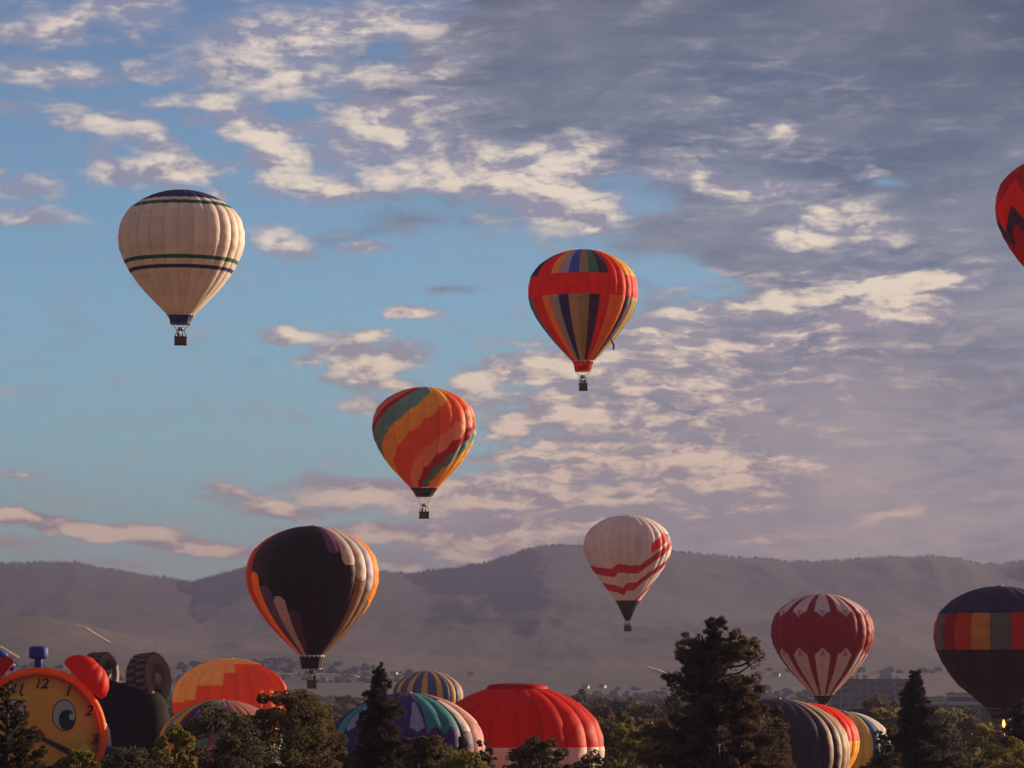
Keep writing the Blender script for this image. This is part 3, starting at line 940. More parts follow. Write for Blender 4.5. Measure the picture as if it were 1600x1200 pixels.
def low_building(pxc, pytop, Yd, wpx, floors, label, rz, mat=M_CONC2):
    p, s = at(pxc, pytop, Yd)
    w = wpx * s; h = p.z
    r = empty('low_building', (p.x, Yd * KD, 0), rz)
    tag(r, label, 'building')
    MB().box((0, 6, h / 2), (w, 12, h)).build('wall', M_ROOF, r)
    fh = 3.6
    for f in range(floors):
        MB().box((0, -.1, h - .8 - f * fh), (w + .4, .9, 1.5)).build('band', mat, r)
    nwin = max(2, int(w / 3.4)); wn = None
    for f in range(floors):
        for k in range(nwin):
            loc = (-w / 2 + (k + .5) * w / nwin, -.08, h - 2.6 - f * fh)
            if wn is None:
                wn = MB().box((0, 0, 0), (w / nwin * .7, .3, 1.5)).build('window', M_GLASS, r); wn.location = loc
            else:
                copy_to(wn, loc, r)
    MB().box((0, 6, h + .2), (w + .6, 12.6, .4)).build('roof', M_ROOF, r)
    return r
low_building(1496, 1084, 780, 30, 3, 'low building with two white bands left of the navy balloon', math.radians(-5))
low_building(1522, 1085, 830, 22, 2, 'low pale building just under the left flank of the navy balloon', math.radians(4))
low_building(1463, 1095, 740, 22, 2, 'small pale building right beside the narrow conifer', 0.1)

M_HOUSE = simple('white_siding', (.42, .39, .36), 0.8)
M_SHING = simple('grey_shingle', (.12, .11, .11), 0.9)
for (px, py, Yd, w, lab) in [(616, 1052, 1500, 9, 'tiny white house just above the yellow striped dome balloon'), (735, 1053, 1500, 8, 'tiny white house right of the yellow striped dome balloon'),
                             (915, 1073, 1150, 9, 'tiny pale house left of the pair beyond the red dome'), (942, 1072, 1200, 8, 'tiny pale house nearer the tall pine beyond the red dome'),
                             (1190, 1051, 1550, 8, 'tiny white house just left of the maroon balloon'), (1213, 1054, 1500, 10, 'tiny low white house under the left side of the maroon balloon'),
                             (505, 1063, 1400, 9, 'tiny pale house right of the black balloon basket'), (1402, 1058, 1450, 6, 'tiny bright house right of the office rooftop')]:
    p = hill_point(px, py + 3)
    w = w * .9
    r = empty('house', (p.x, p.y, p.z), rd.uniform(-.5, .5))
    tag(r, lab, 'house', 'tiny houses in the hazy valley')
    MB().box((0, 0, 1.0), (w, 7, 4.4)).build('wall', M_HOUSE, r)
    MB().poly([(-w / 2 - .4, -4, 3.2), (-w / 2 - .4, 4, 3.2), (-w / 2 - .4, 0, 5)], (w + .8, 0, 0)).build('roof', M_SHING, r)
    for k in (-1, 1):
        wd = MB().box((0, 0, 0), (1.2, .2, 1.2)).build('window', M_GLASS, r); wd.location = (k * w * .25, -3.55, 2.2)

p, s = at(243, 1050, 1300)
mast = empty('radio_mast', (p.x, p.y, 0)); tag(mast, 'thin radio mast rising above the brown tyre', 'mast')
zt = CAMZ + (1075 - 1000) * s
MB().tube([(0, 0, 0), (0, 0, zt)], [.5, .22], 6).build('pole', M_METAL, mast)
for k in range(4):
    MB().box((0, 0, zt * (.6 + .1 * k)), (1.4, .15, .15)).build('crossbar', M_METAL, mast)

# ------------------------------------------------------------------ balloons
PROF = [(0, 0), (.004, .10), (.02, .25), (.07, .43), (.155, .62), (.29, .81), (.44, .93), (.60, .985), (.76, 1.0), (.92, .98), (1.08, .92), (1.26, .825), (1.5, .655), (1.73, .44), (1.95, .22)]
PROF_SKINNY = [(0, 0), (.004, .10), (.02, .25), (.07, .43), (.155, .62), (.29, .81), (.44, .93), (.60, .985), (.76, 1.0), (.92, .985), (1.08, .93), (1.28, .82), (1.55, .62), (1.8, .40), (2.0, .20)]
PROF_CONE = [(0, 0), (.004, .12), (.02, .27), (.07, .46), (.15, .63), (.28, .81), (.42, .93), (.58, .99), (.72, 1.0), (.88, .975), (1.05, .91), (1.25, .80), (1.5, .62), (1.75, .44), (1.98, .275), (2.2, .165), (2.40, .07)]

def catmull(pts, n):
    p = np.array([pts[0]] + list(pts) + [pts[-1]], float)
    out = []
    seg = len(p) - 3
    for i in range(n):
        t = i / (n - 1) * seg; k = min(int(t), seg - 1); u = t - k
        a, b_, c, d = p[k], p[k + 1], p[k + 2], p[k + 3]
        out.append(.5 * ((2 * b_) + (-a + c) * u + (2 * a - 5 * b_ + 4 * c - d) * u * u + (-a + 3 * b_ - 3 * c + d) * u ** 3))
    out = np.array(out)
    # resample evenly along its length
    L = np.concatenate([[0], np.cumsum(np.hypot(*np.diff(out, axis=0).T))])
    q = np.linspace(0, L[-1], n)
    return np.stack([np.interp(q, L, out[:, 0]), np.interp(q, L, out[:, 1])], 1)

def rgb(*c):
    return np.array(c, float)
RED = rgb(.85, .030, .008); ORANGE = rgb(.93, .34, .02); AMBER = rgb(.96, .60, .07); CREAM = rgb(.80, .69, .61)
NAVY = rgb(.030, .030, .12); GREEN = rgb(.035, .13, .07); TEAL = rgb(.20, .40, .32); OLIVE = rgb(.38, .40, .19); GREY = rgb(.50, .48, .52)
PURP = rgb(.09, .04, .10); BLACK = rgb(.020, .014, .018); WHITE = rgb(.80, .735, .72); MAROON = rgb(.32, .014, .026); BLUE = rgb(.08, .13, .46)
SALMON = rgb(.90, .42, .27); TAN = rgb(.55, .38, .26); YELLOW = rgb(.90, .62, .16); PINK = rgb(.72, .28, .26); DKRED = rgb(.42, .015, .02); LILAC = rgb(.40, .36, .50)

def person_mesh():
    me = bpy.data.meshes.new('person')
    V = [(0, 0, .92), (0, 0, 1.15), (0, 0, 1.38), (0, .01, 1.50), (0, .03, 1.60), (0, .03, 1.70),
         (.19, 0, 1.40), (.27, .05, 1.16), (.22, .26, 1.12), (-.19, 0, 1.40), (-.30, .05, 1.55), (-.22, .12, 1.86),
         (.10, 0, .86), (.11, .01, .46), (.11, -.01, .06), (-.10, 0, .86), (-.11, .01, .46), (-.11, -.01, .06), (.12, .12, .03), (-.12, .12, .03)]
    E = [(0, 1), (1, 2), (2, 3), (3, 4), (4, 5), (2, 6), (6, 7), (7, 8), (2, 9), (9, 10), (10, 11), (0, 12), (12, 13), (13, 14), (0, 15), (15, 16), (16, 17), (14, 18), (17, 19)]
    R = [.16, .15, .16, .06, .10, .09, .075, .05, .04, .075, .05, .04, .10, .07, .05, .10, .07, .05, .04, .04]
    me.from_pydata(V, E, [])
    return me, R
M_PERSON = []
for i, c in enumerate(((.05, .05, .08), (.35, .12, .08), (.5, .48, .45), (.07, .09, .06))):
    m, b, out = material('clothing')
    tcn = b.n('ShaderNodeTexCoord'); sp = b.n('ShaderNodeSeparateXYZ'); b.put(sp.inputs[0], tcn.outputs['Object'])
    hd = b.ss(sp.outputs[2], 1.50, 1.52); leg = b.ss(sp.outputs[2], .94, .96)
    cc = b.mix(leg, (.04, .045, .07, 1), (*c, 1)); cc = b.mix(hd, cc, (.42, .22, .15, 1))
    hair = b.ss(sp.outputs[2], 1.69, 1.71); cc = b.mix(hair, cc, (.05, .03, .02, 1))
    p = b.n('ShaderNodeBsdfPrincipled'); b.put(p.inputs['Base Color'], cc); p.inputs['Roughness'].default_value = .8
    b.t.links.new(p.outputs[0], out.inputs[0]); M_PERSON.append(m)
def person(loc, rz, k, label, scale=1.0):
    me, R = person_mesh()
    o = link('person', me, None, M_PERSON[k % 4])
    md = o.modifiers.new('skin', 'SKIN')
    md.use_smooth_shade = True
    if not me.skin_vertices:
        return o
    for i, r in enumerate(R):
        me.skin_vertices[0].data[i].radius = (r, r * .85)
    me.skin_vertices[0].data[0].use_root = True
    s2 = o.modifiers.new('smooth', 'SUBSURF'); s2.levels = 1; s2.render_levels = 1
    o.location = loc; o.rotation_euler = (0, 0, rz); o.scale = (scale,) * 3
    tag(o, label, 'person')
    return o

def gore_mesh(j, N, prof, R, H, colf, th0, nu, bulge, flap=None):
    """one gore; local z = 0 at basket floor level, H = height of the crown"""
    u = np.linspace(0, 1, nu)
    nv = len(prof)
    w = 2 * PI / N
    th = th0 + (j + u) * w
    h, r = prof[:, 0], np.maximum(prof[:, 1], .008)
    env = np.clip(r / .5, 0, 1) ** .8
    hs = h / h[-1]
    pk = 1 + .16 * np.sin(h * 34 + j * 1.7)[:, None] * (u * (1 - u) * 4)[None, :]
    bl = pk * bulge * w * 4 * (u * (1 - u))[None, :] * (env * (.35 + .65 * np.sin(np.clip(hs * 1.15, 0, 1) * PI) ** .5))[:, None]
    rr = r[:, None] * (1 + bl - bulge * w * .5) * R
    # rest shallow ripples along the tapes
    X = rr * np.sin(th)[None, :]; Y = -rr * np.cos(th)[None, :]
    Z = np.repeat((H - h * R)[:, None], nu, 1) + bl * R * .25 * np.where(h < .5, 1, 0)[:, None]
    co = np.stack([X.ravel(), Y.ravel(), Z.ravel()], 1)
    q = grid_quads(nu, nv)
    uc = (u[:-1] + u[1:]) / 2; hc = (h[:-1] + h[1:]) / 2
    cols = np.empty((nv - 1, nu - 1, 3))
    thn = (th0 + (j + uc) * w + PI) % (2 * PI) - PI
    thm = (th0 + (j + .5) * w + PI) % (2 * PI) - PI
    for a in range(nv - 1):
        for c in range(nu - 1):
            cols[a, c] = colf(math.degrees(thn[c]), hc[a], uc[c], math.degrees(thm))
    rp = np.random.RandomState((j * 7919 + N * 13) % 9973)
    fade = 1 + rp.uniform(-.07, .05) + rp.uniform(-.045, .045, size=40)[np.clip((hc / .135).astype(int), 0, 39)]
    cols *= fade[:, None, None]
    cols = np.minimum(cols, .97)
    seam = (uc < .06) | (uc > .94)
    cols[:, seam] *= .90
    # horizontal load tapes
    for hv in (.46, 1.0, 1.45):
        i = int(np.argmin(abs(hc - hv)))
        cols[i] *= .93
    return np_mesh('gore', co, q, True, cols.reshape(-1, 3))

def balloon(px, ytop, rpx, Y, N, colf, label, prof=PROF, off=0.0, nv=90, nu=11, bulge=.105, skirt=None, skirt_col=None, hb=2.55, basket=True, cap=None, ys=1.0, group=None, nppl=2, throat_gap=False, bw=1.55, scoop=None, yaw=0.0, cables=True, wide=.76, peoplelab=''):
    prof = [(a * ys, b_) for a, b_ in prof]
    P_, s = at(px, ytop + wide * rpx, Y)
    R = rpx * s
    H = hb * R                       # crown height above the basket floor
    base = Vector((P_.x, P_.y, P_.z - (H - wide * R * 1.0)))
    facing = math.atan2(P_.x, P_.y)
    root = empty('hot_air_balloon', base, -facing)
    tag(root, label, 'balloon', group)
    env = empty('envelope', (0, 0, 0), 0, root)
    pr = catmull(prof, nv)
    for j in range(N):
        o = link('gore', gore_mesh(j, N, pr, R, H, colf, math.radians(off), nu, bulge), env, M_FAB)
    # crown ring
    crown = MB(); crown.lathe([(.02 * R, H + .012 * R), (.05 * R, H + .010 * R), (.055 * R, H - .002 * R)], 20)
    crown.build('crown_ring', M_METAL, env, True)
    hl, rl = pr[-1]
    if skirt:
        m = bpy.data.materials.get('skirt_' + skirt_col[0]) or fabric('skirt_' + skirt_col[0], skirt_col[1])
        pts = catmull([(hl + .01, rl * .99)] + skirt, 14)
        K = 48
        th = np.linspace(0, 2 * PI, K + 1)
        wob = 1 + .025 * np.sin(th * 12)
        X = (pts[:, 1] * R)[:, None] * (np.sin(th) * wob)[None]; Yy = -(pts[:, 1] * R)[:, None] * (np.cos(th) * wob)[None]
        Z = np.repeat((H - pts[:, 0] * R)[:, None], K + 1, 1)
        o = link('skirt', np_mesh('skirt', np.stack([X.ravel(), Yy.ravel(), Z.ravel()], 1), grid_quads(K + 1, 14)), root, m)
        hl2, rl2 = pts[-1]
        ring = MB()
        ring.tube([(rl2 * R * math.sin(t), -rl2 * R * math.cos(t), H - hl2 * R) for t in np.linspace(0, 2 * PI, 33)], .05, 6, False)
        ring.build('hoop', M_METAL, root, True)
        if scoop is not None:
            sc_m = bpy.data.materials.get('vent_' + scoop[0]) or fabric('vent_' + scoop[0], scoop[1])
            vf = MB(); K2 = 18
            for k in range(K2):
                t0, t1 = 2 * PI * (k + .08) / K2, 2 * PI * (k + .92) / K2
                tm_ = (t0 + t1) / 2; r1 = rl * 1.05 * R; z0 = H - (hl - .03) * R; z1 = z0 - .055 * R
                vf.poly([(r1 * math.sin(t0), -r1 * math.cos(t0), z0), (r1 * math.sin(t1), -r1 * math.cos(t1), z0), (r1 * .98 * math.sin(tm_ + .05), -r1 * .98 * math.cos(tm_ + .05), z1), (r1 * .98 * math.sin(tm_ - .05), -r1 * .98 * math.cos(tm_ - .05), z1)])
            vf.build('vent_flaps', sc_m, root)['kind'] = 'stuff'
    else:
        hl2, rl2 = hl, rl
    if basket:
        bh = 1.12
        # basket shell with rounded corners, open top
        b_ = MB()
        b_.box((0, 0, bh / 2), (bw, bw * .8, bh), bevel=.12)
        bo = b_.build('basket', M_WICKER, root)
        rim = MB()
        a_, c_ = bw / 2, bw * .4
        loop = [(-a_, -c_, bh), (a_, -c_, bh), (a_, c_, bh), (-a_, c_, bh), (-a_, -c_, bh)]
        rim.tube(loop, .085, 8, False)
        rim.build('rim', M_SUEDE, bo, True)
        MB().box((0, 0, .05), (bw + .06, bw * .8 + .06, .12)).build('skid', M_SUEDE, bo)
        zf = min(2.15, H - hl2 * R - .1)
        for sx in (-1, 1):
            for sy in (-1, 1):
                MB().tube([(sx * a_ * .95, sy * c_ * .95, bh), (sx * a_ * .55, sy * c_ * .55, bh + (zf - bh) * 1.0)], .045, 6).build('upright', M_DARKMETAL, root)
        f = MB(); q_ = .55
        f.tube([(-a_ * q_, -c_ * q_, zf), (a_ * q_, -c_ * q_, zf), (a_ * q_, c_ * q_, zf), (-a_ * q_, c_ * q_, zf), (-a_ * q_, -c_ * q_, zf)], .05, 6, False)
        fo = f.build('burner_frame', M_DARKMETAL, root)
        for sx in (-1, 1):
            MB().lathe([(.10, zf - .12), (.17, zf + .05), (.17, zf + .42), (.13, zf + .46)], 14, Matrix.Translation((sx * .19, 0, 0))).build('burner', M_METAL, fo, True)
        K = 12
        for k in range(K):
            t = 2 * PI * (k + .5) / K
            cx, cy = math.sin(t), -math.cos(t)
            MB().tube([(np.sign(cx) * a_ * q_, np.sign(cy) * c_ * q_, zf), (cx * rl2 * R, cy * rl2 * R, H - hl2 * R)], .018, 4).build('cable', M_CABLE, root)
        for k in range(nppl):
            loc = root.matrix_basis @ Vector(((-.5 + (k + .5) / nppl) * bw * .75, (.12 if k % 2 else -.15), .10))
            person(loc, rd.uniform(0, 6.28), k + int(px) % 3, ('person %s in the basket of the %s' % (('standing at left', 'standing at right', 'standing in the middle')[[0, 2, 1][k] if nppl == 3 else k], peoplelab)), 1.1)
    return root, R, H

# 1 cream balloon with navy cap
def c_cream(th, v, u, tm):
    if v < .205: return NAVY * 1.1
    if .265 < v < .325: return GREEN
    if 1.13 < v < 1.205: return GREEN
    if 1.28 < v < 1.355: return rgb(.06, .03, .12)
    return CREAM
balloon(283.5, 297, 97.5, 240, 26, c_cream, 'cream balloon with navy cap and green and purple bands, highest on the left', off=-3, skirt=[(2.02, .205), (2.09, .175), (2.15, .165)], skirt_col=('navy', (.035, .05, .16)), scoop=('peach', (.8, .5, .35)), hb=2.49, bw=1.75, ys=1.03, wide=.80, peoplelab='cream balloon')

# 2 rainbow striped balloon with red cross band
RB_T = {-8: NAVY, -7: NAVY, -6: NAVY, -5: RED, -4: RED, -3: AMBER, -2: GREY, -1: BLUE, 0: OLIVE, 1: GREEN * 1.8 + .03, 2: PURP, 3: RED, 4: RED, 5: AMBER, 6: AMBER, 7: YELLOW, 8: NAVY}
RB_B = {-8: GREEN, -7: TEAL, -6: RED, -5: RED, -4: AMBER * [1, .75, .5], -3: GREY, -2: NAVY * 1.6, -1: OLIVE * 1.2, 0: OLIVE, 1: PURP * .8, 2: RED, 3: ORANGE, 4: ORANGE, 5: PURP * 1.3, 6: OLIVE, 7: YELLOW * .8, 8: GREEN}
def c_rain(th, v, u, tm):
    i = int(round((tm - 1.1) / 11.25))
    i = (i + 8) % 16 - 8
    if .53 < v < .93: return RED * 1.05
    return (RB_T if v <= .53 else RB_B).get(i, RED)
rb_root, rbR, rbH = balloon(911, 390, 85, 275, 32, c_rain, 'rainbow striped balloon crossed by a wide red band', prof=PROF_SKINNY, off=-4.5, skirt=[(2.12, .175), (2.24, .150)], skirt_col=('red', (.6, .03, .02)), scoop=('white', (.8, .78, .75)), hb=2.60, bw=1.4, ys=1.03, wide=.79, peoplelab='rainbow striped balloon')
tl = MB(); tl.tube([(.50 * rbR, -.30 * rbR, rbH - 1.66 * rbR), (.56 * rbR, -.30 * rbR, rbH - 1.80 * rbR), (.55 * rbR, -.30 * rbR, rbH - 1.88 * rbR)], [.10, .18, .14], 6)
tl.build('crown_line', M_DARKMETAL, rb_root)

# 3 spiral balloon
def c_spiral(th, v, u, tm):
    s = v + .78 * math.radians(th if th < 130 else th - 360) + .07 * abs(2 * u - 1) ** 2 - .03
    for lim, c in ((-.75, DKRED), (-.36, SALMON * .8), (-.17, DKRED), (.28, TEAL), (.72, AMBER), (1.26, ORANGE * [.95, .45, 1.6]), (1.62, SALMON), (1.86, DKRED * 1.1), (2.12, TEAL * .9), (2.5, AMBER)):
        if s < lim: return c
    return ORANGE
balloon(663, 605, 80.5, 290, 20, c_spiral, 'balloon with diagonal spiral of teal, amber and red orange bands', off=0, nv=150, nu=15, bulge=.12, prof=PROF[:-1] + [(1.90, .27)], skirt=[(2.02, .22), (2.12, .16)], skirt_col=('charcoal', (.06, .045, .05)), hb=2.55, bw=1.7, ys=1.03, wide=.79, peoplelab='diagonal spiral balloon')

# 4 black balloon with drops
def c_black(th, v, u, tm):
    w = 360 / 26
    i = int(round((tm) / w - .5))
    rnd_ = .10 * math.sqrt(max(0, 1 - (2 * u - 1) ** 2))
    ctr = (i + .5) * w
    if i <= -7 or i >= 7: return (PINK * [1, .6, .4] if i % 2 else ORANGE) if i < 0 else (ORANGE if i % 3 else SALMON)
    if i == -6: return rgb(.55, .10, .06)
    left = {-5: (.76, ORANGE, rgb(.06, .055, .055)), -4: (.98, rgb(.16, .11, .26), rgb(.04, .038, .036)), -3: (1.14, GREY, BLACK * 1.3), -2: (1.34, PURP, BLACK)}
    right = {1: (.40, PURP * 1.5, BLACK), 2: (.58, rgb(.55, .52, .46), BLACK * 1.5), 3: (.80, rgb(.55, .52, .46), TAN * .45), 4: (.95, LILAC, TAN * .42), 5: (1.12, ORANGE, TAN * .3), 6: (1.30, ORANGE, rgb(.2, .07, .04))}
    if i in left:
        lim, c, d = left[i]
        return c if v > lim - rnd_ + .05 else d
    if i in right:
        lim, c, d = right[i]
        return c if v < lim + rnd_ - .05 else d
    return BLACK
balloon(488, 822, 102.5, 230, 26, c_black, 'black balloon with orange, white and violet drop shapes on its sides', off=0, nv=150, nu=13, prof=PROF[:-1] + [(1.97, .19)], skirt=[(2.05, .172), (2.17, .150)], skirt_col=('black', (.025, .018, .02)), scoop=('white', (.8, .78, .75)), hb=2.47, bw=1.3, nppl=3, ys=1.0, wide=.73, peoplelab='black balloon')

# 5 white balloon with red waves
def c_wave(th, v, u, tm):
    if v > 1.97: return rgb(.05, .035, .045)
    t = th
    wv = .04 * math.sin(math.radians(t * 5 + 40))
    rise = 0 if t < 20 else -.0105 * (t - 20)
    dip = .12 * max(0, 1 - abs(t + 27) / 12)
    if t < -27: dip = .12 * max(0, 1 - abs(t + 27) / 40)
    a = 1.16 + wv * .5 + rise + dip
    if a < v < a + .19: return DKRED * 1.2
    dip2 = .14 * max(0, 1 - abs(t + 14) / 14)
    if t < -14: dip2 = .14 * max(0, 1 - abs(t + 14) / 50)
    a = 1.55 + wv * .5 + rise * .9 + dip2
    if a < v < a + .17: return DKRED * 1.2
    if t > 20 and 2.10 + rise * .9 < v + .0 < 2.25 + rise * .9: return RED
    if 33 < t < 66 and abs(v - (.80 - (t - 33) * .0095)) < .12: return RED
    if t > 66 and .45 < v < .72: return rgb(.10, .09, .32)
    if 8 < t < 20 and .55 < v < .95: return WHITE * [.86, .82, .80]
    return WHITE
balloon(980.5, 805, 68, 345, 28, c_wave, 'white balloon with red wavy stripes and dark cone mouth before the mountain crest', prof=PROF_CONE, off=2, nv=150, nu=13, skirt=None, hb=2.66, bw=1.5, wide=.72, peoplelab='white balloon with red waves')

# 6 maroon petal balloon
def c_petal(th, v, u, tm):
    per = 30.0
    x = abs((th % per) - per / 2)          # 0 at stripe middle, 15 at petal middle
    sw = 5.6 if v < .7 else 5.0
    k = x / 15
    top = .36 + .11 * k ** 3
    bot = 1.19 - .14 * k ** 3
    if x < sw: return MAROON
    if top < v < bot: return MAROON
    if v <= top and abs(v - (top - .06)) + (1 - k) * .16 < .055: return rgb(.44, .30, .32)
    if v >= bot and abs(v - (bot + .09)) + (1 - k) * .16 < .055: return rgb(.44, .30, .32)
    return WHITE * [.95, .86, .88]
balloon(1285, 928, 79.5, 294, 24, c_petal, 'maroon balloon with pale petal shapes above and below a broad maroon belt', off=0, nv=130, nu=13, prof=PROF[:-1] + [(1.98, .205)], skirt=[(2.03, .17), (2.16, .08)], skirt_col=('darkmaroon', (.05, .02, .025)), hb=2.6, bw=1.4, nppl=2, basket=False, wide=.76)

# 7 navy balloon with coloured band
GB = [rgb(.20, .20, .14), DKRED * 1.1, RED * [.9, 2.0, 1], AMBER * [.8, .6, .8], rgb(.17, .17, .13), RED * [.8, 1, 1], ORANGE, AMBER, rgb(.2, .2, .14), RED]
def c_band(th, v, u, tm):
    if v < .42: return rgb(.045, .035, .075)
    if v < .98: return GB[int(math.floor((tm + 63 + 360) / 18 - 19)) % 10 if True else 0]
    return rgb(.045, .022, .03)
g_root, gR, gH = balloon(1563, 916, 102, 229, 20, c_band, 'navy balloon with a belt of red, orange and olive panels at the right edge', off=-9, prof=PROF[:-2] + [(1.68, .44), (1.86, .24)], skirt=[(1.93, .19), (2.03, .15)], skirt_col=('dusk', (.05, .03, .04)), hb=2.42, bw=1.5, ys=1.0, wide=.70, peoplelab='navy balloon')
# burner flame
m_f, b, out = material('burner_flame')
e_ = b.n('ShaderNodeEmission'); e_.inputs[0].default_value = (1, .36, .07, 1); e_.inputs[1].default_value = 1.6
b.t.links.new(e_.outputs[0], out.inputs[0])
MB().lathe([(.05, 2.35), (.22, 2.7), (.17, 3.1), (.03, 3.6)], 12, Matrix.Translation((.3, -.2, 0))).build('flame', m_f, g_root, True)

# 8 red zigzag balloon, right edge
def c_zig(th, v, u, tm):
    z = abs(((th + 48 + 720) % 40) / 20 - 1)       # 1 at the peaks
    lo = 1.22 - .36 * z
    if lo < v < lo + .27: return rgb(.09, .055, .065)
    if v >= lo + .27: return rgb(.55, .006, .01)
    if v > lo - .42: return RED * [1.1, 1.7, 1]
    return rgb(.50, .02, .015)
balloon(1660, 241, 103, 225, 24, c_zig, 'red balloon with dark zigzag belt cut by the right edge', off=0, nv=110, nu=13, prof=PROF, skirt=[(2.02, .17), (2.14, .15)], skirt_col=('red', (.6, .03, .02)), hb=2.6, ys=1.08, wide=.82, nppl=0, peoplelab='red zigzag balloon')

# domes standing on the ground among the trees
G = 'balloons standing on the ground behind the trees'
def c_org(th, v, u, tm):
    st = .76 if tm < -58 else .73 if tm < -34 else .49 if tm < -8 else .27 if tm < 14 else .10
    return rgb(.90, .84, .18) if v < st else ORANGE * [.95, .42, .6]
balloon(360, 1029, 89, 320, 24, c_org, 'amber dome balloon with stepped orange red blocks', off=-8, basket=False, hb=2.3, group=G, nv=70, bulge=.14)
PATCH = [TEAL, rgb(.28, .12, .16), BLUE * .8, AMBER * .7, rgb(.10, .28, .30), PINK * .7, PURP * 1.5, ORANGE * .8]
def c_patch(th, v, u, tm):
    i = int(math.floor((tm + 200) / 12))
    if tm < -32: return [AMBER, PURP, AMBER, TEAL][i % 4] * .9
    if tm > 24 and v < .22: return PINK * [.7, .7, .7]
    j = int(math.floor((v + th * .006) / .16))
    return PATCH[(i * 5 + j * 3 + (i * j) % 3) % 8]
balloon(345, 1094, 98, 212, 30, c_patch, 'patchwork dome balloon of teal, mauve and amber patches below the amber dome', off=0, basket=False, hb=2.3, group=G, nv=90)
def c_ystr(th, v, u, tm):
    i = int(math.floor((th + 360 + 6.43 + 5) / 12.857))
    return YELLOW * [.9, .8, .7] if i % 2 == 0 and abs(u - .5) < .38 else rgb(.07, .075, .20)
balloon(668, 1048, 56, 507, 28, c_ystr, 'small navy dome balloon with thin yellow stripes, farthest of the domes', off=-11.43, basket=False, hb=2.3, group=G, nv=70)
def c_teal(th, v, u, tm):
    i = int(math.floor((tm + 180) / 15)); k = i % 24
    rd_ = abs(u - .5) * 2
    base = {12: PURP * [1, .9, 1.6], 13: TEAL * [.3, .65, .8], 14: TEAL * [.3, .6, .75], 15: PURP * 1.2, 16: PINK * .8, 17: PINK * [.9, 1, 1.1], 18: GREY * .9, 19: WHITE * .7, 11: PURP * [.9, .9, 1.9], 10: NAVY * 1.4, 9: PURP * [1, 1, 2], 8: NAVY * 1.5, 7: TEAL * [.3, .8, 1]}.get(k, PURP)
    if k in (12, 8, 10) and .12 < v < .50 and rd_ < 1.5 * math.sqrt(max(0, (v - .1) / .4)) * .6 and v < .5 - .08 * rd_: return LILAC * [1, 1, 1]
    if k in (15,) and .10 < v < .50 and rd_ < .7: return CREAM
    if k in (17,) and .10 < v < .40 and rd_ < .8: return CREAM * [1, .85, .75]
    if k in (13, 14) and v > .42 + .1 * rd_ and v < .68: return PURP * [.9, .9, 1.6]
    return base
balloon(637, 1083, 120, 186, 24, c_teal, 'wide dome balloon of purple, teal and pink gores behind the pyramidal conifer', off=0, basket=False, hb=2.3, group=G, nv=150, nu=21)
def c_redw(th, v, u, tm):
    if v < .70: return RED * [.80, .45, .5]
    if 50 < th < 58 and .90 < v < 1.1: return NAVY * 2
    if 66 < th < 74 and .90 < v < 1.1: return GREY * .6
    return WHITE * [.95, .82, .78]
o_root, oR, oH = balloon(808, 1071, 135, 196, 20, c_redw, 'large red dome balloon with white lower band', off=0, basket=False, hb=2.25, group=G, nv=90, bulge=.11)
K = 80
cap = MB()
th = np.linspace(0, 2 * PI, K, endpoint=False)
rngc = np.random.RandomState(2)
def ringpts(r, z, amp):
    return [((r + amp * rngc.uniform(-1, 1)) * oR * math.cos(t), (r + amp * rngc.uniform(-1, 1)) * oR * math.sin(t), oH + (z + amp * .3 * rngc.uniform(-1, 1)) * oR) for t in th]
rings = [ringpts(.02, .024, 0), ringpts(.2, .02, .002), ringpts(.30, .008, .006), ringpts(.345, -.012, .007), ringpts(.355, -.04, .005)]
bmv = [[cap.bm.verts.new(p) for p in r] for r in rings]
for r0, r1 in zip(bmv, bmv[1:]):
    for k in range(K):
        cap.bm.faces.new((r0[k], r0[(k + 1) % K], r1[(k + 1) % K], r1[k]))
cap.bm.faces.new(bmv[0])
cap.build('parachute_cap', fabric('cap_red', (.55, .02, .015)), o_root, True)
def c_dark(th, v, u, tm):
    if tm < 38: return rgb(.06, .042, .065)
    i = int(math.floor((tm + 180) / (360 / 28)))
    if tm > 66: return TAN * .8
    return TAN * .8 if (u > .45) else PURP * .8  # tan paints the sunlit right side of each dark gore
balloon(1215, 1092, 112, 193, 28, c_dark, 'dark indigo dome balloon with sunlight painted as tan stripes on its right side', off=0, basket=False, hb=2.3, group=G, nv=70)
def c_ry(th, v, u, tm):
    if v < .74: return RED * [1.05, 1.2, 1]
    return AMBER if tm > 0 else ORANGE
balloon(1262, 1099, 80, 240, 24, c_ry, 'red dome balloon turning amber lower down, behind the dark indigo dome', off=0, basket=False, hb=2.3, group=G, nv=70)
def c_by(th, v, u, tm):
    i = int(math.floor((tm + 180) / (360 / 28)))
    if tm > 55: return WHITE * [.9, .88, .9]
    if 19 < tm < 33: return YELLOW if v < .9 else AMBER
    if -20 < tm < -8: return YELLOW
    return BLUE * [.8, .9, .6]
balloon(1318, 1112, 74, 268, 28, c_by, 'blue and yellow striped dome balloon with white right side, rightmost of the domes', off=0, basket=False, hb=2.3, group=G, nv=70)

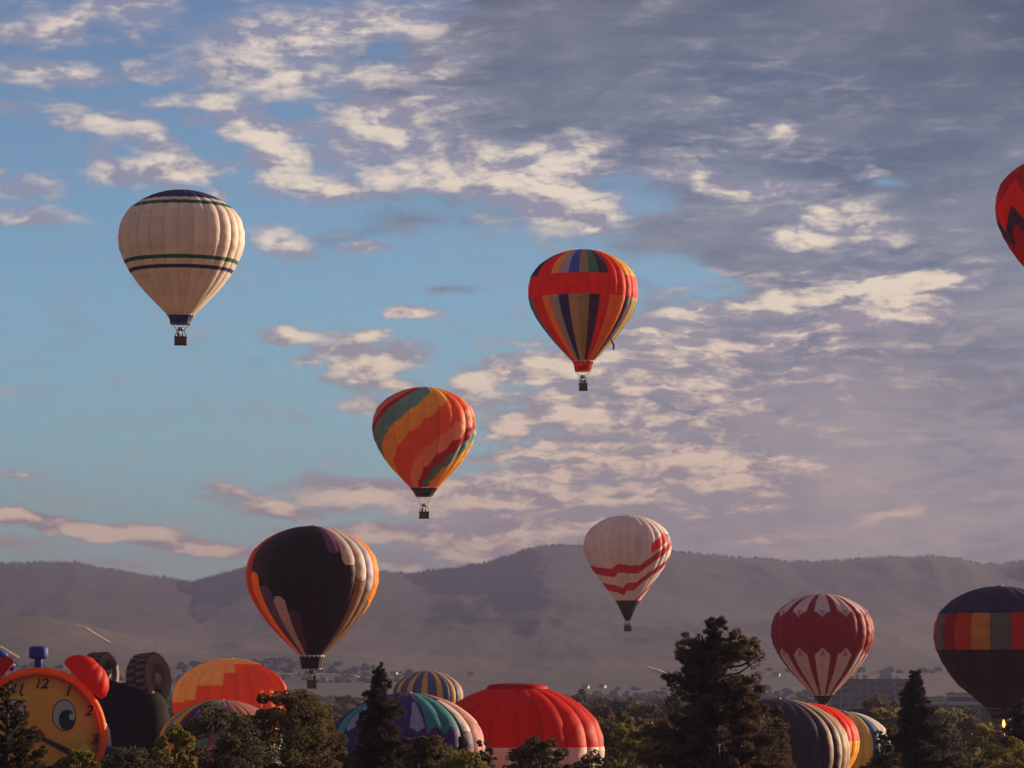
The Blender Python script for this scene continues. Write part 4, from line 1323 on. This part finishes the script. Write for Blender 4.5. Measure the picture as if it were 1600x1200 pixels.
# ------------------------------------------------------------------ clock shaped balloon
M_FACE = fabric('clock_face_orange', (.97, .64, .10)); M_RIM = fabric('clock_rim_red', (.82, .19, .025)); M_BELL = fabric('bell_red', (.62, .02, .012))
M_BLUE = fabric('blue_cloth', (.035, .055, .30)); M_INK = simple('black_print', (.015, .010, .012), .6); M_EYEW = fabric('eye_white', (.66, .55, .56))
M_WHITE = fabric('white_cloth', (.8, .72, .62)); M_NOSE = fabric('nose_red', (.55, .03, .02))
C0, s = at(60, 1150, 205)
RC = 105 * s
clock = empty('clock_balloon', C0, 0)
clock.rotation_euler = (0, 0, math.radians(10))
tag(clock, 'orange alarm clock shaped balloon with cartoon face and red bell', 'balloon')
def unit(px, py):     # pixel offset from the clock's middle -> local x, z
    return (px - 60) * s, (1150 - py) * s
# face: shallow dome facing -Y
Mx = Matrix.Rotation(PI / 2, 4, 'X')
fprof = [(.01 * RC, .16 * RC), (.3 * RC, .150 * RC), (.6 * RC, .115 * RC), (.91 * RC, .04 * RC)]
def face_y(x, z):
    r = math.hypot(x, z) / RC
    return -float(np.interp(r, [0, .3, .6, .91], [.16, .15, .115, .04])) * RC
MB().lathe(fprof, 72, Mx).build('clock_face', M_FACE, clock, True)
rim = [(.90 * RC, .03 * RC), (.915 * RC, .08 * RC), (.955 * RC, .09 * RC), (1.0 * RC, .05 * RC), (1.02 * RC, -.08 * RC), (1.0 * RC, -.3 * RC), (.93 * RC, -.42 * RC), (.8 * RC, -.48 * RC), (.4 * RC, -.55 * RC), (.02 * RC, -.57 * RC)]
MB().lathe(rim, 90, Mx).build('clock_case', M_RIM, clock, True)
def glyph(txt, px, py, size):
    cu = bpy.data.curves.new('numeral', 'FONT')
    cu.body = txt; cu.size = size * s * 1.1; cu.align_x = 'CENTER'; cu.align_y = 'CENTER'; cu.shear = .28; cu.extrude = .03; cu.offset = .045
    o = bpy.data.objects.new('numeral', cu); COL.objects.link(o); o.parent = clock
    x, z = unit(px, py)
    o.location = (x, face_y(x, z) - .35, z)
    o.rotation_euler = (PI / 2, 0, x / RC * .25)
    bpy.context.view_layer.update()
    me = bpy.data.meshes.new_from_object(o)
    c_ = bpy.data.objects.new('numeral', me); COL.objects.link(c_); c_.parent = clock
    c_.location = o.location; c_.rotation_euler = o.rotation_euler
    me.materials.clear(); me.materials.append(M_INK)
    bpy.data.objects.remove(o)
    c_.name = 'numeral'
for tx, a_px, a_py in (('12', 62, 1069), ('1', 104, 1080), ('2', 137, 1111), ('3', 147, 1156), ('4', 134, 1196), ('5', 104, 1226), ('6', 61, 1236), ('7', 22, 1226), ('8', -8, 1196), ('9', -22, 1152), ('10', -6, 1106), ('11', 25, 1077)):
    glyph(tx, a_px, a_py, 20)
def disc(name, px, py, rx, rz_, lift, mat, parent=clock, rot=0.0, pts=None, thick=.08):
    x0, z0 = unit(px, py)
    b_ = MB()
    P2 = pts or [(math.cos(t) * rx, math.sin(t) * rz_) for t in np.linspace(0, 2 * PI, 36, endpoint=False)]
    cr_, sr_ = math.cos(rot), math.sin(rot)
    P3 = []
    for a, c in P2:
        X_, Z_ = x0 + (a * cr_ - c * sr_) * s, z0 + (a * sr_ + c * cr_) * s
        P3.append((X_, face_y(X_, Z_) - lift, Z_))
    b_.poly(P3, (0, thick, 0))
    return b_.build(name, mat, parent)
def egg(rx, rz_, cutl=True, k=1.0):
    o_ = []
    for t in np.linspace(0, 2 * PI, 40, endpoint=False):
        a, c = math.cos(t) * rx, math.sin(t) * rz_
        if cutl and c < -.45 * rz_: c = -.45 * rz_ + (c + .45 * rz_) * .9
        o_.append((a * k, c * k))
    return o_
for ex, sgn in ((99, 1), (21, -1)):
    disc('eye_outline', ex, 1118, 0, 0, .10, M_INK, pts=egg(18.6, 25.2))
    ey = disc('eye', ex, 1118, 0, 0, .20, M_EYEW, pts=egg(17.2, 23.8))
    disc('pupil', ex + 4.5 * 1, 1125, 12.8, 16, .28, M_INK)
    disc('glint', ex + 13 * 1 - 1, 1120, 4.6, 5.6, .36, M_EYEW)
nx, nz = unit(60, 1149)
MB().lathe([(.02, .55), (.5, .45), (.66, .1), (.6, -.2), (.1, -.3)], 20, Matrix.Translation((nx, face_y(nx, nz) - .25, nz)) @ Mx).build('nose', M_NOSE, clock, True)
def hand(p0_, p1_, w0, w1, name):
    (x0, y0), (x1, y1) = p0_, p1_
    d = Vector((x1 - x0, y1 - y0)).normalized(); nn = Vector((-d.y, d.x))
    pts = [(x0 + nn.x * w0, y0 + nn.y * w0), (x1 + nn.x * w1, y1 + nn.y * w1), (x1 + d.x * 8, y1 + d.y * 8), (x1 - nn.x * w1, y1 - nn.y * w1), (x0 - nn.x * w0, y0 - nn.y * w0)]
    b_ = MB(); P3 = []
    for a, c in pts:
        X_, Z_ = unit(a, c); P3.append((X_, face_y(X_, Z_) - .40, Z_))
    b_.poly(P3, (0, .15, 0)); b_.build(name, M_INK, clock)
hand((64, 1153), (112, 1177), 3, 5, 'clock_hand')
hand((56, 1150), (22, 1163), 3, 4, 'clock_hand')
b_ = MB(); P3 = []
for a, c in [(40, 1192), (60, 1198), (80, 1196), (99, 1181), (90, 1198), (74, 1206), (52, 1206)]:
    X_, Z_ = unit(a, c); P3.append((X_, face_y(X_, Z_) - .14, Z_))
b_.poly(P3, (0, .1, 0)); b_.build('mouth', M_INK, clock)
ckx, ckz = unit(131, 1173)
MB().lathe([(.05, .6), (.5, .48), (.85, .1), (.8, -.3)], 20, Matrix.Translation((ckx, face_y(ckx, ckz) - .1, ckz)) @ Mx).build('cheek', M_FACE, clock, True)
# red bell with pleats, tilted up to the right, and its twin on the left
def bell(px, py, ang, sc_=1.0):
    b_ = MB(); Kb = 96; prs = [(.02, .52), (.3, .50), (.62, .38), (.85, .14), (.95, -.12), (.90, -.28), (.5, -.34), (.05, -.35)]
    rr_ = []
    for r, z in prs:
        ring = []
        for k in range(Kb):
            t = 2 * PI * k / Kb
            f_ = 1 + .045 * abs(math.sin(6 * t)) * (1 if r > .25 else 0)
            ring.append(b_.bm.verts.new((r * f_ * math.cos(t) * 40 * s * sc_, r * f_ * math.sin(t) * 30 * s * sc_, z * f_ * 40 * s * sc_)))
        rr_.append(ring)
    for r0, r1 in zip(rr_, rr_[1:]):
        for k in range(Kb):
            b_.bm.faces.new((r0[k], r0[(k + 1) % Kb], r1[(k + 1) % Kb], r1[k]))
    b_.bm.faces.new(rr_[0]); b_.bm.faces.new(rr_[-1][::-1])
    o = b_.build('bell', M_BELL, clock, True)
    x, z = unit(px, py)
    o.location = (x, .1 * RC, z); o.rotation_euler = (0, ang, 0)
bell(137, 1055, math.radians(44), 1.1); bell(-17, 1055, math.radians(-44), 1.1)
def knob(px, py, wpx, hpx, stem_px, name, ang=0):
    x, z = unit(px, py)
    o = MB().lathe([(.3 * wpx * s, -hpx * .5 * s), (.48 * wpx * s, -hpx * .42 * s), (.5 * wpx * s, -hpx * .2 * s), (.5 * wpx * s, hpx * .25 * s), (.44 * wpx * s, hpx * .45 * s), (.2 * wpx * s, hpx * .5 * s)], 24).build(name, M_BLUE, clock, True)
    o.location = (x, .12 * RC, z); o.rotation_euler = (0, ang, 0)
    st = MB().tube([(0, 0, 0), (0, 0, -stem_px * s)], 6.3 * s, 16).build('stem', M_BLUE, o, True)
knob(59, 1020, 30, 20, 28, 'hammer'); knob(-3, 1030, 30, 22, 28, 'hammer', math.radians(-60))
# arms in white sleeves with blue mitts
for sgn in (1, -1):
    def ax(p): return p if sgn > 0 else 120 - p
    pts = [(*unit(ax(150), 1120),), (*unit(ax(163), 1145),), (*unit(ax(167), 1170),)]
    MB().tube([(x, .25 * RC, z) for x, z in pts], [10 * s, 10 * s, 9 * s], 20).build('sleeve', M_WHITE, clock, True)
    pts = [(*unit(ax(167), 1168),), (*unit(ax(170), 1185),), (*unit(ax(171), 1225),)]
    MB().tube([(x, .25 * RC, z) for x, z in pts], [11.5 * s, 12.5 * s, 12 * s], 20).build('mitt', M_BLUE, clock, True)
zl = -C0.z
for sgn in (-1, 1):
    MB().tube([(sgn * .4 * RC, .2 * RC, -RC * .9), (sgn * .42 * RC, .2 * RC, zl + .6)], [1.1, 1.3], 18).build('leg', M_WHITE, clock, True)
    MB().lathe([(.6, 1.2), (1.6, .9), (1.9, .2), (1.8, 0)], 20, Matrix.Translation((sgn * .42 * RC, .1 * RC, zl))).build('shoe', M_BLUE, clock, True)

# ------------------------------------------------------------------ tyre balloon (black inflatable with treaded tyres)
M_BLK = fabric('black_cloth', (.008, .005, .008), .02, .95); M_TYRE = fabric('tyre_brown', (.22, .14, .10), .15); M_HUB = fabric('hub_tan', (.38, .25, .19), .15); M_TREAD = fabric('tread_black', (.045, .032, .032), .12)
T0, s = at(205, 1130, 222)
truck = empty('tyre_balloon', (T0.x, T0.y, 0), 0)
tag(truck, 'black bulging inflatable balloon with treaded brown tyres behind the clock balloon', 'balloon')
def loc(px, py, dy=0.0): return Vector(((px - 205) * s, dy, CAMZ + (1075 - py) * s))
bmb = MB()
zt_ = CAMZ + (1075 - 1066) * s
bmb.lathe([(.3, zt_), (2.2, zt_ - .15), (3.9, zt_ - 1.0), (4.8, zt_ - 2.9), (5.2, zt_ - 6), (5.1, zt_ - 10), (4.6, 3), (4.0, .1)], 40, None, 1.0, .8)
bd = bmb.build('body', M_BLK, truck, True); bd.location = (0, 0, 0)
for (px, py, w_, hh, top_) in ((165, 1090, 3.2, 4, 0), ):
    MB().lathe([(.3, 2.2), (2.2, 1.6), (3.0, 0), (2.4, -2), (.5, -2.4)], 28).build('bonnet', M_BLK, truck, True).location = loc(158, 1085, 1.0)
def tyre(px, py, dy, R_, Wd, axis):
    q = Vector(axis).normalized().to_track_quat('Z', 'Y')
    o = empty('tyre', loc(px, py, dy), 0, truck); o.rotation_mode = 'QUATERNION'; o.rotation_quaternion = q
    hw = Wd / 2
    MB().lathe([(R_ * .97, -hw * .8), (R_, -hw * .5), (R_, hw * .5), (R_ * .97, hw * .8)], 48).build('tread', M_TREAD, o, True)
    for sg in (1, -1):
        MB().lathe([(R_ * .96, sg * hw * .80), (R_ * .90, sg * hw * .98), (R_ * .75, sg * hw * 1.05), (R_ * .58, sg * hw * .95), (R_ * .50, sg * hw * .55), (R_ * .44, sg * hw * .35), (R_ * .02, sg * hw * .30)], 48).build('sidewall', M_TYRE, o, True)
        MB().lathe([(R_ * .26, sg * hw * .3), (R_ * .25, sg * hw * .75), (R_ * .16, sg * hw * .95), (.02, sg * hw)], 24).build('hub', M_HUB, o, True)
    lug = None
    for k in range(22):
        a = 2 * PI * k / 22
        for sg in (-1, 1):
            c = Vector((math.cos(a + sg * .07) * R_ * .985, math.sin(a + sg * .07) * R_ * .985, sg * hw * .42))
            if lug is None:
                lug = MB().box((0, 0, 0), (R_ * .10, R_ * .13, hw * .72), 0, R_ * .02).build('lug', M_TYRE, o)
                l_ = lug
            else:
                l_ = copy_to(lug, (0, 0, 0), o)
            l_.location = c; l_.rotation_euler = (0, 0, a)
tyre(231, 1062, .5, 3.45, 3.4, (.90, -.42, .12))
tyre(152, 1054, 2.2, 2.9, 3.0, (.92, -.38, .05))
MB().tube([loc(215, 1085, 0), loc(205, 1072, 0)], [1.2, 1.0], 14).build('axle', M_BLK, truck, True)
